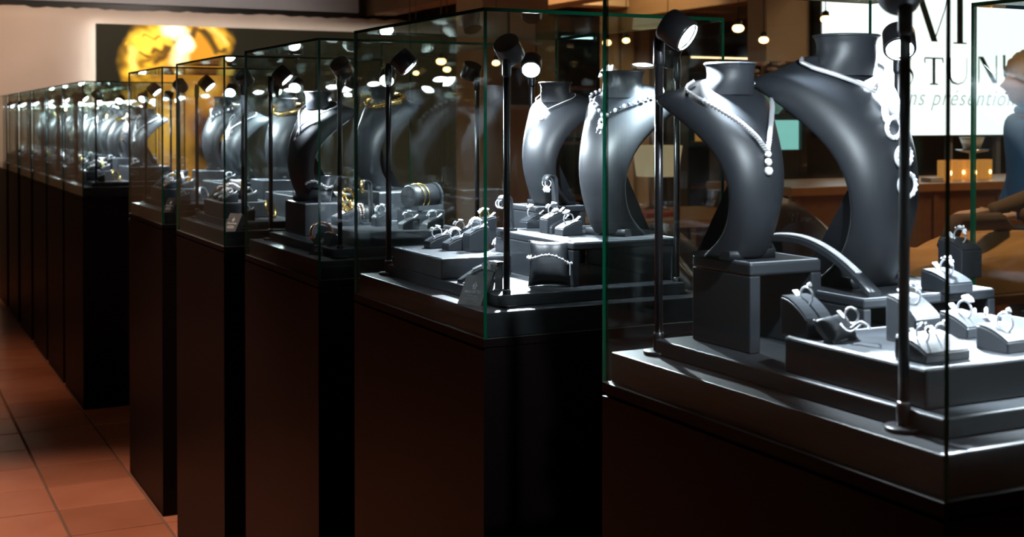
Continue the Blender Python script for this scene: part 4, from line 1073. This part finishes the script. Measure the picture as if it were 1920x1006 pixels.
q = atD(1936, 150, 5.7)
person((q.x, q.y, 0), math.radians(-115), 'person with light hair in a blue jacket facing left before the white sign', M['bluecoat'], 1.70)
q = atD(2100, 225, 4.75)
M['darkhair'] = pm('dark_hair', (.03, .02, .015), .5)
person((q.x, q.y, 0), math.radians(-112), 'person in a brown wool coat at the right frame edge, reaching over the table', M['browncoat'], 1.60, .25, True, 'darkhair')

# table with caramel coat in front of the right person
M['caramel'] = pm('caramel_cloth', (.50, .24, .07), .8, bump=.3, bscale=20)
za = .86
A = at(1795, 545, za); B = at(1960, 545, za)
t = thing('side_table', 'dark table under the caramel cloth at the right frame edge', 'table', (2.33, 3.12, 0))
bx('table_top', (-.45, .42, -.3, .3, za - .03, za), M['oak2'], t, .004)
for sx_ in (-.43, .36):
    for sy_ in (-.27, .23): bx('leg', (sx_, sx_ + .04, sy_, sy_ + .04, 0, za - .03), M['oak2'], t)
t = thing('draped_coat', 'caramel coat heaped in folds on the dark table at right', 'coat', (2.33, 3.12, za))
import mathutils as mu
b = MB(); b.smooth = True; rows = []
for j in range(31):
    row = []
    for i in range(51):
        u, v_ = i / 50, j / 30; x = -.42 + .80 * u; y = -.27 + .54 * v_
        e = min(1, min(u, 1 - u, v_, 1 - v_) * 6); hh = .16 * e ** .6 * (.7 + .5 * mu.noise.noise(Vector((x * 2.2, y * 3, 0)))) + .05 * e * abs(mu.noise.noise(Vector((x * 4 + y * 9, y * 3 - x * 2, 4)))) 
        row.append((x, y, max(.002, hh)))
    rows.append(row)
b.grid(rows); ob('cloth', b.mesh('cloth', [M['caramel']]), t)
b = MB(); b.tube([(-.25, -.18, .15), (-.08, -.05, .205), (.15, -.02, .20), (.30, .08, .15)], .03, 8); ob('sleeve', b.mesh('sleeve', [M['browncoat']]), t)

# ---- mid background: table, chair, cabinets, column, pictures, flowers, lamps
t = thing('low_table', 'light oak table seen between the busts of nearest and second case', 'table', (2.92, 5.75, 0))
bx('table_top', (-.5, .5, -.42, .42, .86, .90), M['oak'], t, .004)
for sx_ in (-.46, .41):
    for sy_ in (-.38, .33): bx('leg', (sx_, sx_ + .05, sy_, sy_ + .05, 0, .86), M['oak2'], t)
q = Vector((2.72, 5.62, .90))
t = thing('book', 'red book lying on the light oak table', 'book', (q.x, q.y, .90), .3); bx('cover', (-.13, .13, -.09, .09, 0, .025), pm('red_cover', (.55, .06, .03), .5), t, .003); bx('pages', (-.125, .131, -.085, .085, .004, .021), M['cream'], t)
def chair(px, pytop, D, label, rz=.2):
    q = atD(px, pytop, D); h = q.z
    t = thing('tub_chair', label, 'chair', (q.x, q.y, 0), rz); m = M['darkleather']
    b = MB(); b.smooth = True; rows = []
    for j in range(9):
        zz = .42 + (h - .42) * j / 8; row = []
        for k in range(19):
            a = PI * k / 18; f = 1 - .75 * (j / 8) ** 3 * 0; zz2 = .42 + (zz - .42) * (.62 + .38 * math.sin(a)); row.append((.27 * math.cos(a), .24 * math.sin(a), zz2))
        rows.append(row)
    b.grid(rows); o = ob('backrest', b.mesh('backrest', [m]), t); md = o.modifiers.new('s', 'SOLIDIFY'); md.thickness = .05
    bx('seat', (-.25, .25, -.25, .2, .36, .46), m, t, .02)
    for sx_ in (-.22, .19):
        for sy_ in (-.22, .15): bx('leg', (sx_, sx_ + .03, sy_, sy_ + .03, 0, .36), M['oak2'], t)
M['darkleather'] = pm('dark_brown_leather', (.018, .012, .010), .35)
chair(1518, 372, 5.6, 'dark rounded tub chair before the oak counter', .2)
chair(1330, 420, 5.2, 'dark tub chair beside the light oak table', .8)

# square column with a framed picture
Yk = 9.0; k0, k1 = atY(905, 200, Yk).x, atY(1028, 200, Yk).x
struct(bx('wall_2', (k0, k1, Yk, Yk + .5, 0, 3.1), M['beige']))
def picture(px0, px1, py0, py1, Y, label, colr, mat='cream'):
    a = atY(px0, py0, Y); c = atY(px1, py1, Y); t = thing('framed_picture', label, 'picture', ((a.x + c.x) / 2, Y, (a.z + c.z) / 2)); w_, h = (c.x - a.x) / 2, (a.z - c.z) / 2; f = .035
    b = MB(); b.box(-w_, w_, -.02, .0, h - f, h); b.box(-w_, w_, -.02, 0, -h, -h + f); b.box(-w_, -w_ + f, -.02, 0, -h + f, h - f); b.box(w_ - f, w_, -.02, 0, -h + f, h - f); ob('frame', b.mesh('frame', [M[mat]]), t)
    bx('canvas', (-w_ + f, w_ - f, -.008, -.002, -h + f, h - f), pm('canvas', colr, .6, var=.6, vscale=5), t)
picture(948, 1003, 118, 205, Yk - .001, 'dark picture in a pale frame on the beige column', (.06, .045, .035))
# dark cabinet with teal reflections
def shelf_unit(px0, px1, Y, z0, z1_, label, nsh=3, lit=None):
    a, c = atY(px0, 200, Y).x, atY(px1, 200, Y).x; t = thing('shelf_unit', label, 'cabinet', ((a + c) / 2, Y, 0)); h = (c - a) / 2
    b = MB(); b.box(-h, -h + .03, 0, .35, z0, z1_); b.box(h - .03, h, 0, .35, z0, z1_); b.box(-h, h, 0, .35, z1_ - .03, z1_); b.box(-h, h, .33, .35, z0, z1_); b.box(-h, h, 0, .35, z0, z0 + .05); ob('carcass', b.mesh('carcass', [M['black']]), t)
    for k in range(nsh): z = z0 + (z1_ - z0) * (k + 1) / (nsh + 1); bx('shelf', (-h + .03, h - .03, .01, .33, z - .01, z + .01), M['oak2'], t)
    if lit: bx('light_strip', (-h + .05, h - .05, .02, .04, z1_ - .045, z1_ - .035), lit, t)
    return t, h
warm = emat('warm_strip', (1, .6, .3), 5)
shelf_unit(1046, 1125, 8.2, 0, 2.05, 'tall black shelf cabinet right of the beige column', 4, emat('teal_strip', (.5, .95, 1), 3))
shelf_unit(1290, 1425, 9.4, 0, 2.0, 'wide dark shelf cabinet far behind the nearest left bust', 4, warm)
def bottles(px0, px1, n, Y, z, seed, where):
    r = random.Random(seed)
    for k in range(n):
        q = atY(px0 + (px1 - px0) * (k + .5) / n, 200, Y); hh = r.uniform(.14, .24)
        m = r.choice(['amber', 'bglass', 'cream'])
        b = MB(); b.smooth = True; b.lathe([(.03, 0), (.032, .01), (.032, hh * .6), (.012, hh * .75), (.011, hh * .97)], 12)
        t = thing('bottle', '%s small bottle %s' % (['leftmost', 'second from left', 'third from left', 'fourth from left', 'fifth from left', 'rightmost'][k], where), 'bottle', (q.x, Y, z), 0, 'bottles ' + where); ob('body', b.mesh('body', [M[m]]), t)
        b = MB(); b.lathe([(.012, hh * .97), (.012, hh)], 10); ob('cap', b.mesh('cap', [M['chrome']]), t)
M['bglass'] = pm('green_bottle', (.02, .10, .07), .15)
bottles(1056, 1112, 4, 8.37, 2.05 * .2 * 3 + .04 + .0, 3, 'on the shelf right of the beige column')
bottles(1300, 1418, 6, 9.57, 2.0 * .6 + .01, 4, 'on the wide dark shelf far behind')
# pale board / panels
q0, q1 = atY(1432, 10, 9.9), atY(1545, 230, 9.9)
t = thing('wall_panel', 'tall pale panel on the rear wall left of the sign', 'panel', ((q0.x + q1.x) / 2, 9.9, 0)); hh = (q1.x - q0.x) / 2
bx('board', (-hh, hh, 0, .04, 0, 2.45), pm('pale_panel', (.34, .33, .25), .6, var=.25, vscale=3), t); bx('foot', (-hh, hh, -.05, .1, 0, .03), M['black'], t)
# flowers in vase on a pedestal shelf
q = atD(1480, 252, 8.0); q.y += .2; zf = atD(1495, 252, 8.0).z + .13
t = thing('flower_vase', 'teal glass vase holding cream and peach flowers', 'vase', (q.x, q.y, zf))
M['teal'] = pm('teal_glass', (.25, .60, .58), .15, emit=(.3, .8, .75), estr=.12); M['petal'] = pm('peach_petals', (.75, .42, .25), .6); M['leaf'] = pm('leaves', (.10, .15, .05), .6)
b = MB(); b.smooth = True; b.lathe([(.06, 0), (.09, .04), (.09, .09), (.05, .12)], 20); ob('vase', b.mesh('vase', [M['teal']]), t)
for k in range(16):
    a = random.uniform(0, 2 * PI); rr = random.uniform(.02, .16); z = random.uniform(.19, .34); b = MB(); b.smooth = True
    c0 = Vector((rr * math.cos(a), rr * math.sin(a), z))
    for j in range(6): a2 = j * PI / 3; b.ball(c0 + Vector((.018 * math.cos(a2), .018 * math.sin(a2), 0)), .017, 6, (1, 1, .6))
    b.ball(c0, .014, 6); o = ob('flower', b.mesh('flower', [M['petal'] if k % 3 else M['cream']]), t)
b = MB()
for k in range(16): a = k * PI / 8; b.tube([(0, 0, .08), (.05 * math.cos(a), .05 * math.sin(a), .16), (.12 * math.cos(a), .12 * math.sin(a), .26)], .004, 4)
ob('stems', b.mesh('stems', [M['leaf']]), t)
# glowing teal display fridge
q = atD(1495, 252, 8.0)
t = thing('display_fridge', 'small glowing teal display fridge left of the sign', 'fridge', (q.x, q.y + .2, 0)); z = q.z
b = MB(); b.box(-.24, .24, 0, .4, 0, z - .1); b.box(-.24, .24, 0, .4, z + .09, z + .13); b.box(-.24, -.2, 0, .4, z - .1, z + .09); b.box(.2, .24, 0, .4, z - .1, z + .09); ob('housing', b.mesh('housing', [M['black']]), t)
bx('lit_window', (-.2, .2, .03, .04, z - .1, z + .09), emat('teal_glow', (.35, .85, .78), .7), t)
# lamp shade on the oak table
q = at(1222, 330, .95); q = Vector((2.98, 5.95, .90))
t = thing('table_lamp', 'cream shaded table lamp on the light oak table', 'lamp', q)
b = MB(); b.smooth = True; b.lathe([(.07, 0), (.07, .015), (.012, .03), (.012, .19)], 18); ob('base', b.mesh('base', [M['oak2']]), t)
b = MB(); b.smooth = True; b.lathe([(.115, .19), (.14, .36)], 24, closed_top=False, closed_bot=False); ob('lamp_shade', b.mesh('lamp_shade', [pm('cream_shade', (.7, .62, .45), .8, emit=(1, .75, .45), estr=.30)]), t)
# hanging warm globe lamps
M['globe'] = emat('warm_globe', (1.0, .58, .24), 7)
for k, (px, py, D, s) in enumerate([(1384, 53, 7.0, 1.1), (1432, 75, 7.6, 1.0), (1138, 80, 8.5, 1.0), (1174, 76, 8.8, .9), (1252, 68, 9.4, .7), (768, 121, 9.0, 1.0), (827, 115, 8.2, 1.1), (838, 130, 9.6, 1.0), (780, 137, 9.8, .8), (930, 118, 8.6, .9), (1548, 36, 7.2, 1.0)]):
    q = atD(px, py, D); t = thing('pendant_lamp', 'small warm pendant globe, number %s of the string counted along the ceiling' % k, 'lamp', q, 0, 'small warm pendant globes'); t['label'] = 'small warm pendant globe ' + ['above the nearest left bust, upper one', 'left of the white sign, lower one', 'above the large bust, leftmost', 'above the large bust, second from left', 'beside the corner lamp head of nearest case', 'behind second case, top left one', 'behind second case, top right one', 'behind second case, lowest right one', 'behind second case, lowest left one', 'beside the near left lamp of second case', 'touching the left edge of the white sign'][k]
    b = MB(); b.smooth = True; b.ball((0, 0, 0), .030 * s, 12, (1, 1, .7)); ob('globe', b.mesh('globe', [M['globe']]), t)
    b = MB(); b.lathe([(.02, .018), (.02, .04), (.005, .05)], 12); ob('cap', b.mesh('cap', [M['black']]), t)
    b = MB(); b.tube([(0, 0, .045), (0, 0, 3.1 - q.z)], .003, 5); ob('cord', b.mesh('cord', [M['black']]), t)
# curtain behind third case
b = MB(); b.smooth = True; x0, x1 = 4.5, 6.5; rows = []
for j in range(5): rows.append([(x0 + (x1 - x0) * i / 120, 11.3 + .05 * math.sin(i * .55), 2.42 * j / 4 + .02) for i in range(121)])
b.grid(rows); t = thing('curtain', 'long brown pleated curtain behind the second and third cases', 'curtain', (0, 0, 0)); o = ob('cloth', b.mesh('cloth', [pm('brown_curtain', (.42, .32, .21), .8, var=.3, vscale=2)]), t)
bx('rod', (x0 - .1, x1 + .1, 11.28, 11.32, 2.44, 2.47), M['pole'], t)
